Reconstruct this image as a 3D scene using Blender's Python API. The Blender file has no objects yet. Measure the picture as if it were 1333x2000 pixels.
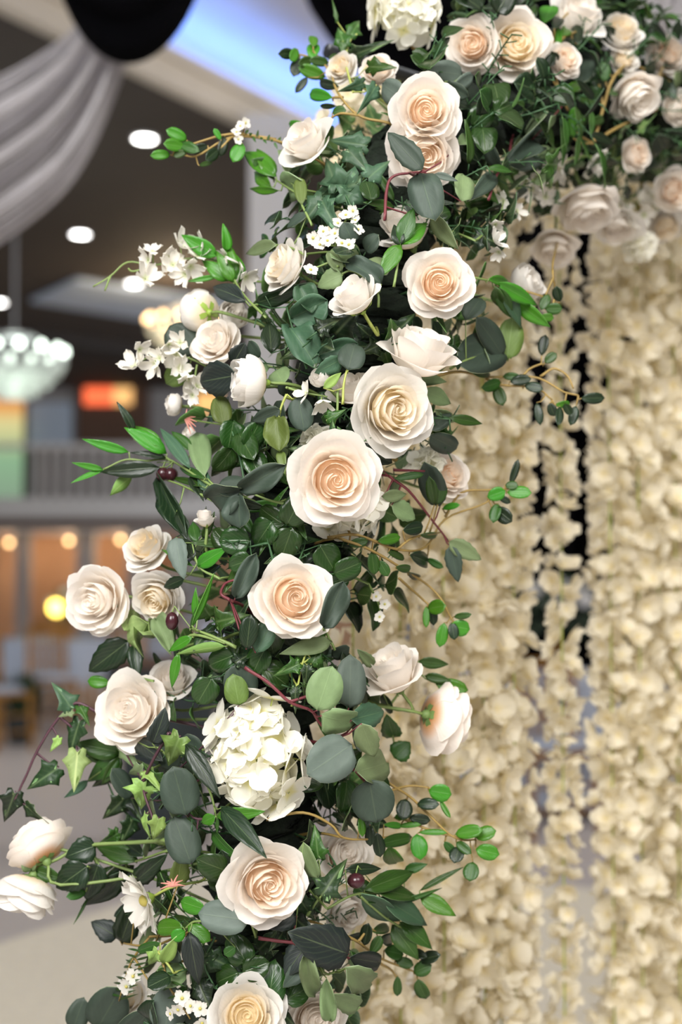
import bpy, bmesh, math, random
from math import sin, cos, pi, sqrt, radians
from mathutils import Vector, Matrix, Quaternion, noise

sc = bpy.context.scene
col = sc.collection
rnd = random.Random(7)

# ------------------------------------------------------------------ camera
EYE = 1.35; TILT = radians(2.7); FPX = 50 / 36 * 2000
CAM = Vector((0, 0, EYE))
AR = Vector((1, 0, 0)); AF = Vector((0, cos(TILT), sin(TILT))); AU = Vector((0, -sin(TILT), cos(TILT)))
cd = bpy.data.cameras.new('camera'); cam = bpy.data.objects.new('camera', cd); col.objects.link(cam)
cam.location = CAM; cam.rotation_euler = (pi / 2 + TILT, 0, 0)
cd.sensor_fit = 'VERTICAL'; cd.sensor_height = 36; cd.lens = 50; cd.clip_start = .05; cd.clip_end = 80
cd.dof.use_dof = True; cd.dof.focus_distance = 1.47; cd.dof.aperture_fstop = 2.8
sc.camera = cam

# ------------------------------------------------------------------ light
def S(r, g, b):
    f = lambda c: c / 12.92 if c <= .04045 else ((c + .055) / 1.055) ** 2.4
    return (f(r / 255), f(g / 255), f(b / 255), 1)
w = bpy.data.worlds.new('world'); sc.world = w; w.use_nodes = True
w.node_tree.nodes['Background'].inputs[0].default_value = (.93, .96, 1, 1)
w.node_tree.nodes['Background'].inputs[1].default_value = .2
sc.view_settings.view_transform = 'Standard'; sc.view_settings.look = 'None'
sc.view_settings.exposure = .52; sc.view_settings.gamma = 1; sc.view_settings.use_curve_mapping = False

def area(name, loc, target, sx, sy, power, color=(1, 1, 1)):
    l = bpy.data.lights.new(name, 'AREA'); l.shape = 'RECTANGLE'; l.size = sx; l.size_y = sy
    l.energy = power; l.color = color
    o = bpy.data.objects.new(name, l); col.objects.link(o); o.location = loc
    o.rotation_euler = (Vector(target) - Vector(loc)).to_track_quat('-Z', 'Y').to_euler()
    return o
def point(name, loc, power, color=(1, 1, 1), r=.08):
    l = bpy.data.lights.new(name, 'POINT'); l.energy = power; l.color = color; l.shadow_soft_size = r
    o = bpy.data.objects.new(name, l); col.objects.link(o); o.location = loc
    return o
area('added_front_light', (-1.2, -1.9, 3.6), (.2, 1.7, 1.35), 2.2, 2.2, 195, (1, .985, .97))  # soft key added above and behind the camera, no fixture there
area('added_front_light', (1.9, -1.2, 3.8), (.9, 2.2, 1.3), 2.0, 2.0, 80, (1, .97, .93))  # weaker fill added on the other side, also without a fixture
area('added_hall_light', (5.5, 12, 4.9), (-1, 15, 0), 4, 4, 300, (1, .97, .95))  # unseen area lamps added to brighten the hall
area('added_hall_light', (2.5, 19, 4.9), (-3, 28, 2), 3, 3, 260, (.92, .95, 1))  # added to lift the balcony and far wall
area('added_hall_light', (-7.5, 9, 4.9), (-2, 15, 1), 3, 3, 210, (.93, .96, 1))

# ------------------------------------------------------------------ pixel rays
def P(x, y, d):
    return CAM + AR * ((x - 666.5) / FPX * d) + AU * ((1000 - y) / FPX * d) + AF * d
def ray(x, y): return P(x, y, 1) - CAM
def Pz(x, y, z): r = ray(x, y); return CAM + r * ((z - EYE) / r.z)
def Py(x, y, Y): r = ray(x, y); return CAM + r * (Y / r.y)
def lerp(a, b, t): return a + (b - a) * t
def sm(a, b, x):
    t = max(0, min(1, (x - a) / (b - a))); return t * t * (3 - 2 * t)

# ------------------------------------------------------------------ materials
MATS = {}
def newmat(name):
    m = bpy.data.materials.new(name); m.use_nodes = True; nt = m.node_tree; nt.nodes.clear(); MATS[name] = m
    out = nt.nodes.new('ShaderNodeOutputMaterial')
    return m, nt, out
def N(nt, t, **k):
    n = nt.nodes.new(t)
    for a, v in k.items(): setattr(n, a, v)
    return n
def mth(nt, op, a, b=None, c=None, clamp=False):
    n = N(nt, 'ShaderNodeMath', operation=op, use_clamp=clamp)
    for i, v in enumerate((a, b, c)):
        if v is None: continue
        if isinstance(v, (int, float)): n.inputs[i].default_value = v
        else: nt.links.new(v, n.inputs[i])
    return n.outputs[0]
def mixc(nt, f, a, b, mode='MIX'):
    n = N(nt, 'ShaderNodeMix', data_type='RGBA', blend_type=mode)
    for i, v in ((0, f), (6, a), (7, b)):
        if isinstance(v, (int, float)): n.inputs[i].default_value = v
        elif isinstance(v, tuple): n.inputs[i].default_value = v
        else: nt.links.new(v, n.inputs[i])
    return n.outputs[2]
def plain(name, c, rough=.6, metal=0, nscale=0, namt=.15, bump=0, coord='Object'):
    m, nt, out = newmat(name)
    p = N(nt, 'ShaderNodeBsdfPrincipled'); p.inputs['Roughness'].default_value = rough; p.inputs['Metallic'].default_value = metal
    if nscale:
        tc = N(nt, 'ShaderNodeTexCoord'); no = N(nt, 'ShaderNodeTexNoise'); no.inputs['Scale'].default_value = nscale; no.inputs['Detail'].default_value = 5
        nt.links.new(tc.outputs[coord], no.inputs['Vector'])
        dk = tuple(v * (1 - namt * 1.6) for v in c[:3]) + (1,); lt = tuple(min(1, v * (1 + namt)) for v in c[:3]) + (1,)
        nt.links.new(mixc(nt, no.outputs[0], dk, lt), p.inputs['Base Color'])
        if bump:
            b = N(nt, 'ShaderNodeBump'); b.inputs['Strength'].default_value = bump; b.inputs['Distance'].default_value = .01
            nt.links.new(no.outputs[0], b.inputs['Height']); nt.links.new(b.outputs[0], p.inputs['Normal'])
    else: p.inputs['Base Color'].default_value = c
    nt.links.new(p.outputs[0], out.inputs[0]); return m
def glow(name, c, s):
    m, nt, out = newmat(name); e = N(nt, 'ShaderNodeEmission'); e.inputs[0].default_value = c; e.inputs[1].default_value = s
    nt.links.new(e.outputs[0], out.inputs[0]); return m
def leafmat(name, c, vein, rough=.42, var=.22, trans=.1, veinamt=.7, spec=.4):
    """u (0..1 across) and v (0..1 along) come from the leaf's own UV map"""
    m, nt, out = newmat(name)
    uv = N(nt, 'ShaderNodeUVMap'); sp = N(nt, 'ShaderNodeSeparateXYZ'); nt.links.new(uv.outputs[0], sp.inputs[0])
    au = mth(nt, 'ABSOLUTE', mth(nt, 'SUBTRACT', sp.outputs[0], .5))
    rib = mth(nt, 'SUBTRACT', 1, mth(nt, 'DIVIDE', au, .028), clamp=True)
    ph = mth(nt, 'SUBTRACT', mth(nt, 'MULTIPLY', sp.outputs[1], 38), mth(nt, 'MULTIPLY', au, 46))
    side = mth(nt, 'MULTIPLY', mth(nt, 'POWER', mth(nt, 'ABSOLUTE', mth(nt, 'SINE', mth(nt, 'MULTIPLY', ph, .5))), 14), .16)
    mask = mth(nt, 'MULTIPLY', mth(nt, 'MAXIMUM', rib, side), veinamt)
    oi = N(nt, 'ShaderNodeObjectInfo')
    hs = N(nt, 'ShaderNodeHueSaturation')
    nt.links.new(mth(nt, 'ADD', .485, mth(nt, 'MULTIPLY', oi.outputs['Random'], .03)), hs.inputs['Hue'])
    nt.links.new(mth(nt, 'ADD', 1 - var, mth(nt, 'MULTIPLY', oi.outputs['Random'], 2 * var)), hs.inputs['Value'])
    tc = N(nt, 'ShaderNodeTexCoord'); no = N(nt, 'ShaderNodeTexNoise'); no.inputs['Scale'].default_value = 3.2; no.inputs['Detail'].default_value = 4
    nt.links.new(tc.outputs['Object'], no.inputs['Vector'])
    base = mixc(nt, no.outputs[0], tuple(v * .72 for v in c[:3]) + (1,), tuple(min(1, v * 1.28) for v in c[:3]) + (1,))
    nt.links.new(mixc(nt, mask, base, vein), hs.inputs['Color'])
    p = N(nt, 'ShaderNodeBsdfPrincipled'); p.inputs['Roughness'].default_value = rough; p.inputs['Specular IOR Level'].default_value = spec
    nt.links.new(hs.outputs[0], p.inputs['Base Color'])
    b = N(nt, 'ShaderNodeBump'); b.inputs['Strength'].default_value = .25; b.inputs['Distance'].default_value = .002
    nt.links.new(mask, b.inputs['Height']); nt.links.new(b.outputs[0], p.inputs['Normal'])
    if trans:
        t = N(nt, 'ShaderNodeBsdfTranslucent'); nt.links.new(hs.outputs[0], t.inputs[0])
        mx = N(nt, 'ShaderNodeMixShader'); mx.inputs[0].default_value = trans
        nt.links.new(p.outputs[0], mx.inputs[1]); nt.links.new(t.outputs[0], mx.inputs[2]); nt.links.new(mx.outputs[0], out.inputs[0])
    else: nt.links.new(p.outputs[0], out.inputs[0])
    return m
def petalmat(name, base, rim, lo=.15, hi=.7, trans=.3, var=.05, fib=.04):
    """dyed cloth petal: colour 'base' at its foot, 'rim' towards its edge"""
    m, nt, out = newmat(name)
    uv = N(nt, 'ShaderNodeUVMap'); sp = N(nt, 'ShaderNodeSeparateXYZ'); nt.links.new(uv.outputs[0], sp.inputs[0])
    mr = N(nt, 'ShaderNodeMapRange', interpolation_type='SMOOTHSTEP')
    mr.inputs[1].default_value = lo; mr.inputs[2].default_value = hi; nt.links.new(sp.outputs[1], mr.inputs[0])
    c = mixc(nt, mr.outputs[0], base, rim)
    oi = N(nt, 'ShaderNodeObjectInfo'); hs = N(nt, 'ShaderNodeHueSaturation'); nt.links.new(c, hs.inputs['Color'])
    nt.links.new(mth(nt, 'ADD', 1 - var, mth(nt, 'MULTIPLY', oi.outputs['Random'], var * 1.4)), hs.inputs['Value'])
    # fine cloth ribs along the petal
    wv = mth(nt, 'SINE', mth(nt, 'MULTIPLY', sp.outputs[0], 90))
    b = N(nt, 'ShaderNodeBump'); b.inputs['Strength'].default_value = fib; b.inputs['Distance'].default_value = .002; nt.links.new(wv, b.inputs['Height'])
    p = N(nt, 'ShaderNodeBsdfPrincipled'); p.inputs['Roughness'].default_value = .75; p.inputs['Specular IOR Level'].default_value = .18
    nt.links.new(hs.outputs[0], p.inputs['Base Color']); nt.links.new(b.outputs[0], p.inputs['Normal'])
    t = N(nt, 'ShaderNodeBsdfTranslucent'); nt.links.new(hs.outputs[0], t.inputs[0])
    mx = N(nt, 'ShaderNodeMixShader'); mx.inputs[0].default_value = trans
    nt.links.new(p.outputs[0], mx.inputs[1]); nt.links.new(t.outputs[0], mx.inputs[2]); nt.links.new(mx.outputs[0], out.inputs[0])
    return m

# leaf colours: (upper, lower, rim)
LM = {}
def leafset(k, top, bot, rim, **kw):
    LM[k] = (leafmat(k + '_leaf_upper', top, tuple(lerp(a, b, .2) for a, b in zip(top, S(190, 215, 150))), **kw),
             leafmat(k + '_leaf_under', bot, S(196, 205, 140), rough=.6, veinamt=.55, trans=.08),
             plain(k + '_leaf_rim', rim, .6))
leafset('bright', S(62, 122, 26), S(112, 156, 74), S(112, 160, 74), rough=.36)
leafset('green', S(46, 80, 24), S(92, 128, 68), S(104, 140, 80), rough=.4)
leafset('dark', S(26, 43, 24), S(66, 90, 58), S(96, 124, 92), rough=.34)
leafset('black', S(30, 39, 36), S(62, 74, 58), S(74, 88, 74), rough=.5, trans=.03)
leafset('sage', S(116, 136, 92), S(142, 164, 118), S(176, 196, 156), rough=.6, veinamt=.4)
leafset('blue', S(94, 107, 97), S(140, 166, 128), S(170, 188, 160), rough=.58, veinamt=.25)
leafset('grey', S(58, 72, 60), S(116, 134, 98), S(168, 182, 142), rough=.55, veinamt=.25)
leafset('teal', S(60, 90, 64), S(110, 146, 112), S(120, 156, 120), rough=.5, veinamt=.5)
leafset('lime', S(144, 178, 92), S(166, 200, 126), S(178, 206, 140), rough=.55)
leafset('olive', S(92, 112, 50), S(134, 152, 92), S(150, 168, 110), rough=.5)
leafset('gloss', S(36, 64, 22), S(80, 114, 54), S(96, 136, 70), rough=.28, spec=.5)
leafset('ivyd', S(32, 55, 26), S(104, 138, 86), S(170, 190, 130), rough=.42)

ROSE = petalmat('cream_rose_petal', S(254, 232, 203), S(255, 249, 241), .1, .55, trans=.42)
ROSEA = petalmat('apricot_base_petal', S(238, 186, 128), S(254, 246, 236), .1, .48, trans=.4)
ROSEC = petalmat('peach_rose_heart', S(254, 219, 181), S(255, 244, 230), .25, .85, trans=.45)
ROSEW = petalmat('white_rose_petal', S(250, 236, 208), S(247, 243, 236), .15, .6, trans=.4)
ROSEY = petalmat('ivory_rose_petal', S(250, 228, 178), S(254, 245, 228), .25, .9, trans=.42)
HYD = petalmat('hydrangea_petal', S(236, 230, 170), S(254, 252, 240), .05, .4, trans=.38)
GAR = petalmat('garland_petal', S(247, 234, 186), S(253, 246, 226), -.2, .5, trans=.45, var=.07)
WHT = petalmat('white_petal', S(214, 220, 176), S(240, 236, 226), .02, .35)
PINK = plain('pink_sprig', S(214, 146, 132), .6)
CALYX = plain('calyx_green', S(150, 178, 74), .5, nscale=30)
CALYXD = plain('calyx_dull_green', S(112, 138, 74), .55, nscale=30)
STEMG = plain('stem_green', S(128, 150, 84), .5, nscale=40)
STEMD = plain('stem_dark_green', S(58, 94, 56), .5, nscale=40)
STEMT = plain('stem_tan', S(160, 134, 74), .6, nscale=60, namt=.3)
STEMR = plain('stem_red', S(116, 52, 58), .5, nscale=60)
STEMP = plain('stem_purple', S(84, 52, 62), .5, nscale=60)
STEMY = plain('stem_yellow_green', S(172, 182, 92), .5, nscale=60)
EYEY = plain('flower_eye', S(196, 182, 92), .6, nscale=200)
OLIVE = plain('olive_skin', S(62, 28, 34), .22, nscale=25)

# ------------------------------------------------------------------ object helpers
def mesh(name, verts, faces, mats, mi=None, uvs=None, smooth=True):
    me = bpy.data.meshes.new(name); me.from_pydata([tuple(v) for v in verts], [], faces)
    for m in (mats if isinstance(mats, (list, tuple)) else [mats]): me.materials.append(m)
    if mi: me.polygons.foreach_set('material_index', mi)
    if uvs:
        l = me.uv_layers.new(name='UVMap'); vi = [0] * len(me.loops); me.loops.foreach_get('vertex_index', vi)
        fl = []
        for v in vi: fl += uvs[v]
        l.data.foreach_set('uv', fl)
    if smooth: me.polygons.foreach_set('use_smooth', [True] * len(me.polygons))
    me.update(); return me
def obj(name, me, parent=None, loc=None, mat=None):
    o = bpy.data.objects.new(name, me); col.objects.link(o)
    if parent: o.parent = parent
    if loc is not None: o.location = loc
    if mat is not None: o.matrix_basis = mat
    return o
def tag(o, label, cat, group=None, kind=None):
    if label: o['label'] = label
    if cat: o['category'] = cat
    if group: o['group'] = group
    if kind: o['kind'] = kind
    return o
def thing(name, label, cat, loc, group=None):
    o = bpy.data.objects.new(name, None); o.empty_display_size = .02; col.objects.link(o); o.location = loc
    return tag(o, label, cat, group)
class MB:
    """collects shapes into one mesh"""
    def __init__(s): s.v = []; s.f = []
    def box(s, c, d, rz=0):
        n = len(s.v); cr, sr = cos(rz), sin(rz)
        for z in (-.5, .5):
            for x, y in ((-.5, -.5), (.5, -.5), (.5, .5), (-.5, .5)):
                X, Y = x * d[0], y * d[1]
                s.v.append((c[0] + X * cr - Y * sr, c[1] + X * sr + Y * cr, c[2] + z * d[2]))
        s.f += [[n + i for i in q] for q in ((3, 2, 1, 0), (4, 5, 6, 7), (0, 1, 5, 4), (1, 2, 6, 5), (2, 3, 7, 6), (3, 0, 4, 7))]
        return s
    def tube(s, pts, r0, r1=None, k=6, cap=True):
        pts = [Vector(p) for p in pts]
        if r1 is None: r1 = r0
        n = len(s.v); m = len(pts); up = Vector((.31, .2, .93))
        for i, p in enumerate(pts):
            t = (pts[min(i + 1, m - 1)] - pts[max(i - 1, 0)])
            if t.length < 1e-9: t = Vector((0, 0, 1))
            t.normalize(); a = t.cross(up)
            if a.length < 1e-3: a = t.cross(Vector((1, 0, 0)))
            a.normalize(); b = t.cross(a); up = b.cross(t) if b.cross(t).length > .1 else up
            r = lerp(r0, r1, i / max(1, m - 1))
            for j in range(k):
                q = 2 * pi * j / k; s.v.append(tuple(p + a * (cos(q) * r) + b * (sin(q) * r)))
        for i in range(m - 1):
            for j in range(k):
                s.f.append([n + i * k + j, n + i * k + (j + 1) % k, n + (i + 1) * k + (j + 1) % k, n + (i + 1) * k + j])
        if cap: s.f.append([n + j for j in range(k)][::-1]); s.f.append([n + (m - 1) * k + j for j in range(k)])
        return s
    def lathe(s, prof, c=(0, 0, 0), k=16, arc=2 * pi):
        n = len(s.v); m = len(prof)
        for r, z in prof:
            for j in range(k): q = arc * j / k; s.v.append((c[0] + r * cos(q), c[1] + r * sin(q), c[2] + z))
        for i in range(m - 1):
            for j in range(k): s.f.append([n + i * k + j, n + i * k + (j + 1) % k, n + (i + 1) * k + (j + 1) % k, n + (i + 1) * k + j])
        return s
    def ball(s, c, rx, ry=None, rz=None, k=10, m=6):
        ry = ry or rx; rz = rz or rx; n0 = len(s.v)
        prof = [(max(1e-4, sin(pi * i / m)), -cos(pi * i / m)) for i in range(m + 1)]
        s.lathe(prof, k=k)
        for i in range(n0, len(s.v)): x, y, z = s.v[i]; s.v[i] = (c[0] + x * rx, c[1] + y * ry, c[2] + z * rz)
        return s
    def quad(s, a, b, c, d): n = len(s.v); s.v += [tuple(a), tuple(b), tuple(c), tuple(d)]; s.f.append([n, n + 1, n + 2, n + 3]); return s
    def mesh(s, name, mats, smooth=False): return mesh(name, s.v, s.f, mats, smooth=smooth)
    def build(s, name, mat, parent=None, smooth=False, loc=None):
        if loc is not None: s.v = [tuple(Vector(v) - Vector(loc)) for v in s.v]
        return obj(name, s.mesh(name, mat, smooth), parent, loc if parent is None else None)
def spline(pts, n=6):
    """Catmull-Rom through the points"""
    pts = [Vector(p) for p in pts]
    if len(pts) < 3: return [pts[0].lerp(pts[-1], i / n) for i in range(n + 1)]
    q = [2 * pts[0] - pts[1]] + pts + [2 * pts[-1] - pts[-2]]; out = []
    for i in range(1, len(q) - 2):
        a, b, c, d = q[i - 1:i + 3]
        for j in range(n):
            t = j / n
            out.append(.5 * ((2 * b) + (c - a) * t + (2 * a - 5 * b + 4 * c - d) * t * t + (3 * b - a - 3 * c + d) * t ** 3))
    out.append(pts[-1]); return out
def struct(name, mb, mat, parent=None, smooth=False):
    o = mb.build(name, mat, parent, smooth)
    if not parent: o['kind'] = 'structure'
    return o

# ------------------------------------------------------------------ room
FLOORM = plain('floor_polished', S(206, 197, 192), .38, nscale=1.5, namt=.05)
CEILD = plain('ceiling_brown_paint', S(66, 58, 52), .8, nscale=2, namt=.06)
CEILW = plain('ceiling_white_paint', S(214, 212, 210), .8, nscale=2, namt=.03)
CREAM = plain('fascia_cream_paint', S(206, 196, 180), .7, nscale=4, namt=.04)
WALLG = plain('wall_grey_paint', S(158, 156, 156), .8, nscale=3, namt=.04)
WALLO = plain('wall_terracotta', S(190, 150, 118), .8, nscale=3, namt=.1)
WALLB = plain('wall_brown', S(96, 72, 58), .8, nscale=3, namt=.1)
WHITE = plain('white_paint', S(222, 220, 218), .6, nscale=5, namt=.02)
PALEB = plain('pale_blue_screen_cove_glow', S(190, 206, 226), .7, nscale=5, namt=.03)
BLACKF = plain('black_fabric', S(5, 5, 7), 1, nscale=12, namt=.3); BLACKF.node_tree.nodes['Principled BSDF'].inputs['Specular IOR Level'].default_value = .05
CHARC = plain('charcoal_cloth', S(52, 60, 62), .8, nscale=8, namt=.1)
RUGM = plain('cream_rug_pile', S(246, 236, 214), .95, nscale=26, namt=.1, bump=.5)
CLOTH = plain('table_linen', S(176, 184, 200), .8, nscale=14, namt=.03)
GOLD = plain('gold_lacquer', S(176, 128, 62), .35, metal=.6, nscale=10)
SILV = plain('metal_grey', S(150, 150, 152), .35, metal=.8)
TRIMW = plain('lamp_trim', S(230, 230, 230), .5)
GLS = plain('crystal', S(226, 232, 226), .15, nscale=60, namt=.1)
DOWN = glow('downlight_glow', (1, .98, .95, 1), 14)
BULBW = glow('bulb_cool', (.86, 1, .86, 1), 5)
BULBA = glow('bulb_amber', (1, .62, .28, 1), 7)
BULBY = glow('bulb_yellow', (1, .72, .12, 1), 6)
LEDB = glow('led_blue', (.25, .42, 1, 1), 10)
SIGNR = glow('sign_red', (1, .16, .06, 1), 1.1); SIGNA = glow('sign_amber', (1, .55, .2, 1), .9)

YB = 28.0; ZS = 5.1; ZC = 5.9
struct('floor', MB().box((0, 12.5, -.05), (20, 32, .1)), FLOORM)
struct('wall_back', MB().box((0, YB + .1, 2.95), (20, .2, 5.9)), WALLG)
struct('wall_left', MB().box((-9.6, 12.5, 2.95), (.2, 32, 5.9)), WALLG)
struct('wall_right', MB().box((9.6, 12.5, 2.95), (.2, 32, 5.9)), WALLG)
struct('ceiling', MB().box((0, 12.5, ZC + .05), (20, 32, .1)), CEILW)
# lower brown soffit whose near edge runs diagonally, with a cream fascia and a blue LED cove behind it
eA, eB = Pz(105, 55, ZS), Pz(525, 258, ZS); ed = (eB - eA).normalized(); en = Vector((-ed.y, ed.x, 0))   # en points to the soffit side
e0 = eA - ed * 8; e1 = eA + ed * ((YB - .2 - eA.y) / ed.y)
def prism(poly, z0, z1):
    m = MB(); n = len(poly); m.v = [(p[0], p[1], z0) for p in poly] + [(p[0], p[1], z1) for p in poly]
    m.f = [list(range(n))[::-1], [n + i for i in range(n)]] + [[i, (i + 1) % n, n + (i + 1) % n, n + i] for i in range(n)]
    return m
def leftof(pt): return pt + en * .12
struct('trim_1', prism([leftof(e0), leftof(e1), (-9.5, YB - .1), (-9.5, max(-3, leftof(e0).y))], ZS, ZS + .1), CEILD)
fb = MB()
for za, zb, off in ((ZS - .01, ZS + .19, 0), (ZS + .19, ZS + .27, -.05)):
    q = prism([e0 + en * off, e1 + en * off, e1 + en * .12, e0 + en * .12], za, zb); k = len(fb.v); fb.v += q.v; fb.f += [[i + k for i in f] for f in q.f]
struct('trim_2', fb, CREAM)
struct('trim_3', prism([e0 + en * .75, e1 + en * .75, e1 + en * .85, e0 + en * .85], ZS + .1, ZC), CEILW)
led = prism([e0 + en * .2, e1 + en * .2, e1 + en * .26, e0 + en * .26], ZS + .12, ZS + .16)
tag(led.build('led_strip', LEDB), 'blue glowing LED strip in the ceiling cove above the cream fascia', 'led strip')
cl = area('cove_light', (eA + ed * 3 + en * .42) + Vector((0, 0, .46)), (eA + ed * 3 + en * .15) + Vector((0, 0, 2)), .2, 14, 52, (.1, .26, 1))
cl.rotation_euler = Matrix((( -en.x, ed.x, 0), (-en.y, ed.y, 0), (0, 0, -1))).to_euler()
# flat panel far back in the soffit for a lit cove, its blue glow painted on
pq = [Pz(60, 585, ZS - .02), Pz(400, 640, ZS - .02), Pz(440, 590, ZS - .02), Pz(150, 545, ZS - .02)]
struct('trim_4', prism([(p.x, p.y) for p in pq], ZS - .06, ZS - .005), PALEB)
pq = [Pz(-60, 660, ZS - .02), Pz(330, 700, ZS - .02), Pz(360, 690, ZS - .02), Pz(60, 645, ZS - .02)]
struct('trim_5', prism([(p.x, p.y) for p in pq], ZS - .14, ZS - .005), plain('beam_dark_paint', S(48, 43, 41), .8, nscale=3))

def column(nm, x0, x1, D, z0, z1, m):
    a, b = Py(x0, 1000, D), Py(x1, 1000, D); w = b.x - a.x; c = (a.x + b.x) / 2
    mb = MB().box((c, D, (z0 + z1) / 2), (w, w, z1 - z0)).box((c, D, z0 + .1), (w * 1.25, w * 1.25, .2)).box((c, D, z1 - .1), (w * 1.2, w * 1.2, .2))
    return struct(nm, mb, m)
column('trim_6', 487, 566, 11.5, 0, ZS, WHITE)
# back of the hall: balcony over a warm arcade
def pan(nm, x0, x1, y0, y1, D, m, th=.08, parent=None):
    a, b = Py(x0, y1, D), Py(x1, y0, D)
    mb = MB().box(((a.x + b.x) / 2, D + th / 2, (a.z + b.z) / 2), (b.x - a.x, th, b.z - a.z))
    return struct(nm, mb, m, parent)
pan('trim_7', -400, 700, 1040, 1380, YB - .15, WALLO)
bal = pan('trim_8', -400, 700, 972, 1038, YB - 1.8, WHITE, 1.6)
pan('trim_9', -400, 700, 1012, 1030, YB - 1.88, WALLB, .08)  # brown strip painting the shadow line across the parapet
for i, (x0, x1) in enumerate(((34, 60), (152, 186), (252, 286), (360, 400))):
    column('trim_%d' % (10 + i), x0, x1, YB - 1.1, 0, Py(0, 1040, YB - 1.1).z, WALLG)
pan('trim_14', -400, 700, 866, 876, YB - 1.7, WHITE, .12)
for i in range(17):
    x = 68 + i * 24
    pan('baluster', x, x + 11, 876, 972, YB - 1.68, WHITE, .06, bal)
pan('trim_15', 150, 292, 742, 866, YB - .2, WALLB, .1)
pan('trim_17', 66, 480, 866, 972, YB - .12, WALLB, .1)
pan('trim_16', -40, 47, 760, 1010, YB - .2, WALLB, .1)
m_, nt_, out_ = newmat('wall_glow_rainbow'); e_ = N(nt_, 'ShaderNodeEmission'); e_.inputs[1].default_value = .62  # emissive gradient standing in for coloured light cast on the wall
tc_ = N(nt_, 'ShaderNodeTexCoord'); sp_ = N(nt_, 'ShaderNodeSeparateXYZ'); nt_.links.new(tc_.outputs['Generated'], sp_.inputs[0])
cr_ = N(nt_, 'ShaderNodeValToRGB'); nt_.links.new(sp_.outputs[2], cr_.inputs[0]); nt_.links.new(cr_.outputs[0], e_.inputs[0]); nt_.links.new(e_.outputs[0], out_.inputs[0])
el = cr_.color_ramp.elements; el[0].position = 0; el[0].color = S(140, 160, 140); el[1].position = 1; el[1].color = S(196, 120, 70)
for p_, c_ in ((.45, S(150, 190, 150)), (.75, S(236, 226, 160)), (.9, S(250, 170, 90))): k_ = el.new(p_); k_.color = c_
tag(pan('lit_wall_patch', -38, 45, 768, 1000, YB - .3, m_, .06), 'tall glowing panel standing in for orange, yellow and green light on the far hall wall', 'screen')['kind'] = 'object'
tag(pan('projection_screen', 56, 142, 786, 872, YB - .08, PALEB, .075), 'pale blue projection screen above the white balcony railing', 'screen')
sg = thing('lit_sign', 'glowing red and amber sign high on the far brown wall', 'sign', Py(210, 790, (YB - .23)))
s2 = thing('lit_sign', 'small glowing orange sign on the far wall behind the white buds', 'sign', Py(405, 800, YB - .06))
a_, b_ = Py(383, 806, YB - .06), Py(432, 768, YB - .06); o = obj('sign_panel', MB().box(((a_.x + b_.x) / 2, YB - .04, (a_.z + b_.z) / 2), (b_.x - a_.x, .06, b_.z - a_.z)).mesh('sign_panel', SIGNA), s2); o.location = -s2.location
obj('sign_frame', MB().box((0, .04, (b_.z - a_.z) / 2), (b_.x - a_.x + .06, .03, b_.z - a_.z + .06)).mesh('sign_frame', WALLB), s2)
for nm, a, b, m in (('red_panel', 165, 222, SIGNR), ('amber_panel', 222, 258, SIGNA)):
    a_, b_ = Py(a, 790, (YB - .23)), Py(b, 752, (YB - .23)); o = obj(nm, MB().box(((a_.x + b_.x) / 2, (YB - .23), (a_.z + b_.z) / 2), (b_.x - a_.x, .06, b_.z - a_.z)).mesh(nm, m), sg); o.location = -sg.location
for o in [o for o in col.objects if o.name in ('lit_wall_patch', 'projection_screen')]:
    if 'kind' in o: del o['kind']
for i, (x, y) in enumerate(((135, 1056), (236, 1054), (18, 1060))):
    c = Py(x, y, (YB - 1.5))
    t = thing('pendant_bulb', 'small round amber bulb glowing under the far balcony', 'lamp', c, 'amber bulbs under the balcony')
    obj('bulb', MB().ball((0, 0, 0), .045).mesh('bulb', BULBA, True), t); top = Py(0, 1040, (YB - 1.5)).z - c.z
    obj('cord', MB().tube([(0, 0, .04), (0, 0, max(.06, top))], .006).mesh('cord', WALLB), t)
    point('bulb_light', c + Vector((0, .5, -.15)), 9, (1, .72, .46), .05)

# ------------------------------------------------------------------ ceiling lamps
def downlight(x, y, label, group, r=.085):
    c = Pz(x, y, ZS - .004); t = thing('downlight', label, 'ceiling light', c, group)
    obj('trim_ring', MB().lathe([(r * 1.02, .003), (r * 1.02, -.012), (r * 1.22, -.012), (r * 1.25, .003)], k=24).mesh('trim_ring', TRIMW, True), t)
    obj('lens', MB().lathe([(.0005, -.006), (r * 1.02, -.006)], k=24).mesh('lens', DOWN), t)
for x, y in ((283, 270), (157, 457), (262, 553), (318, 664), (-2, 590)):
    downlight(x, y, 'round white recessed downlight in the dark brown ceiling', 'recessed downlights')

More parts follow.
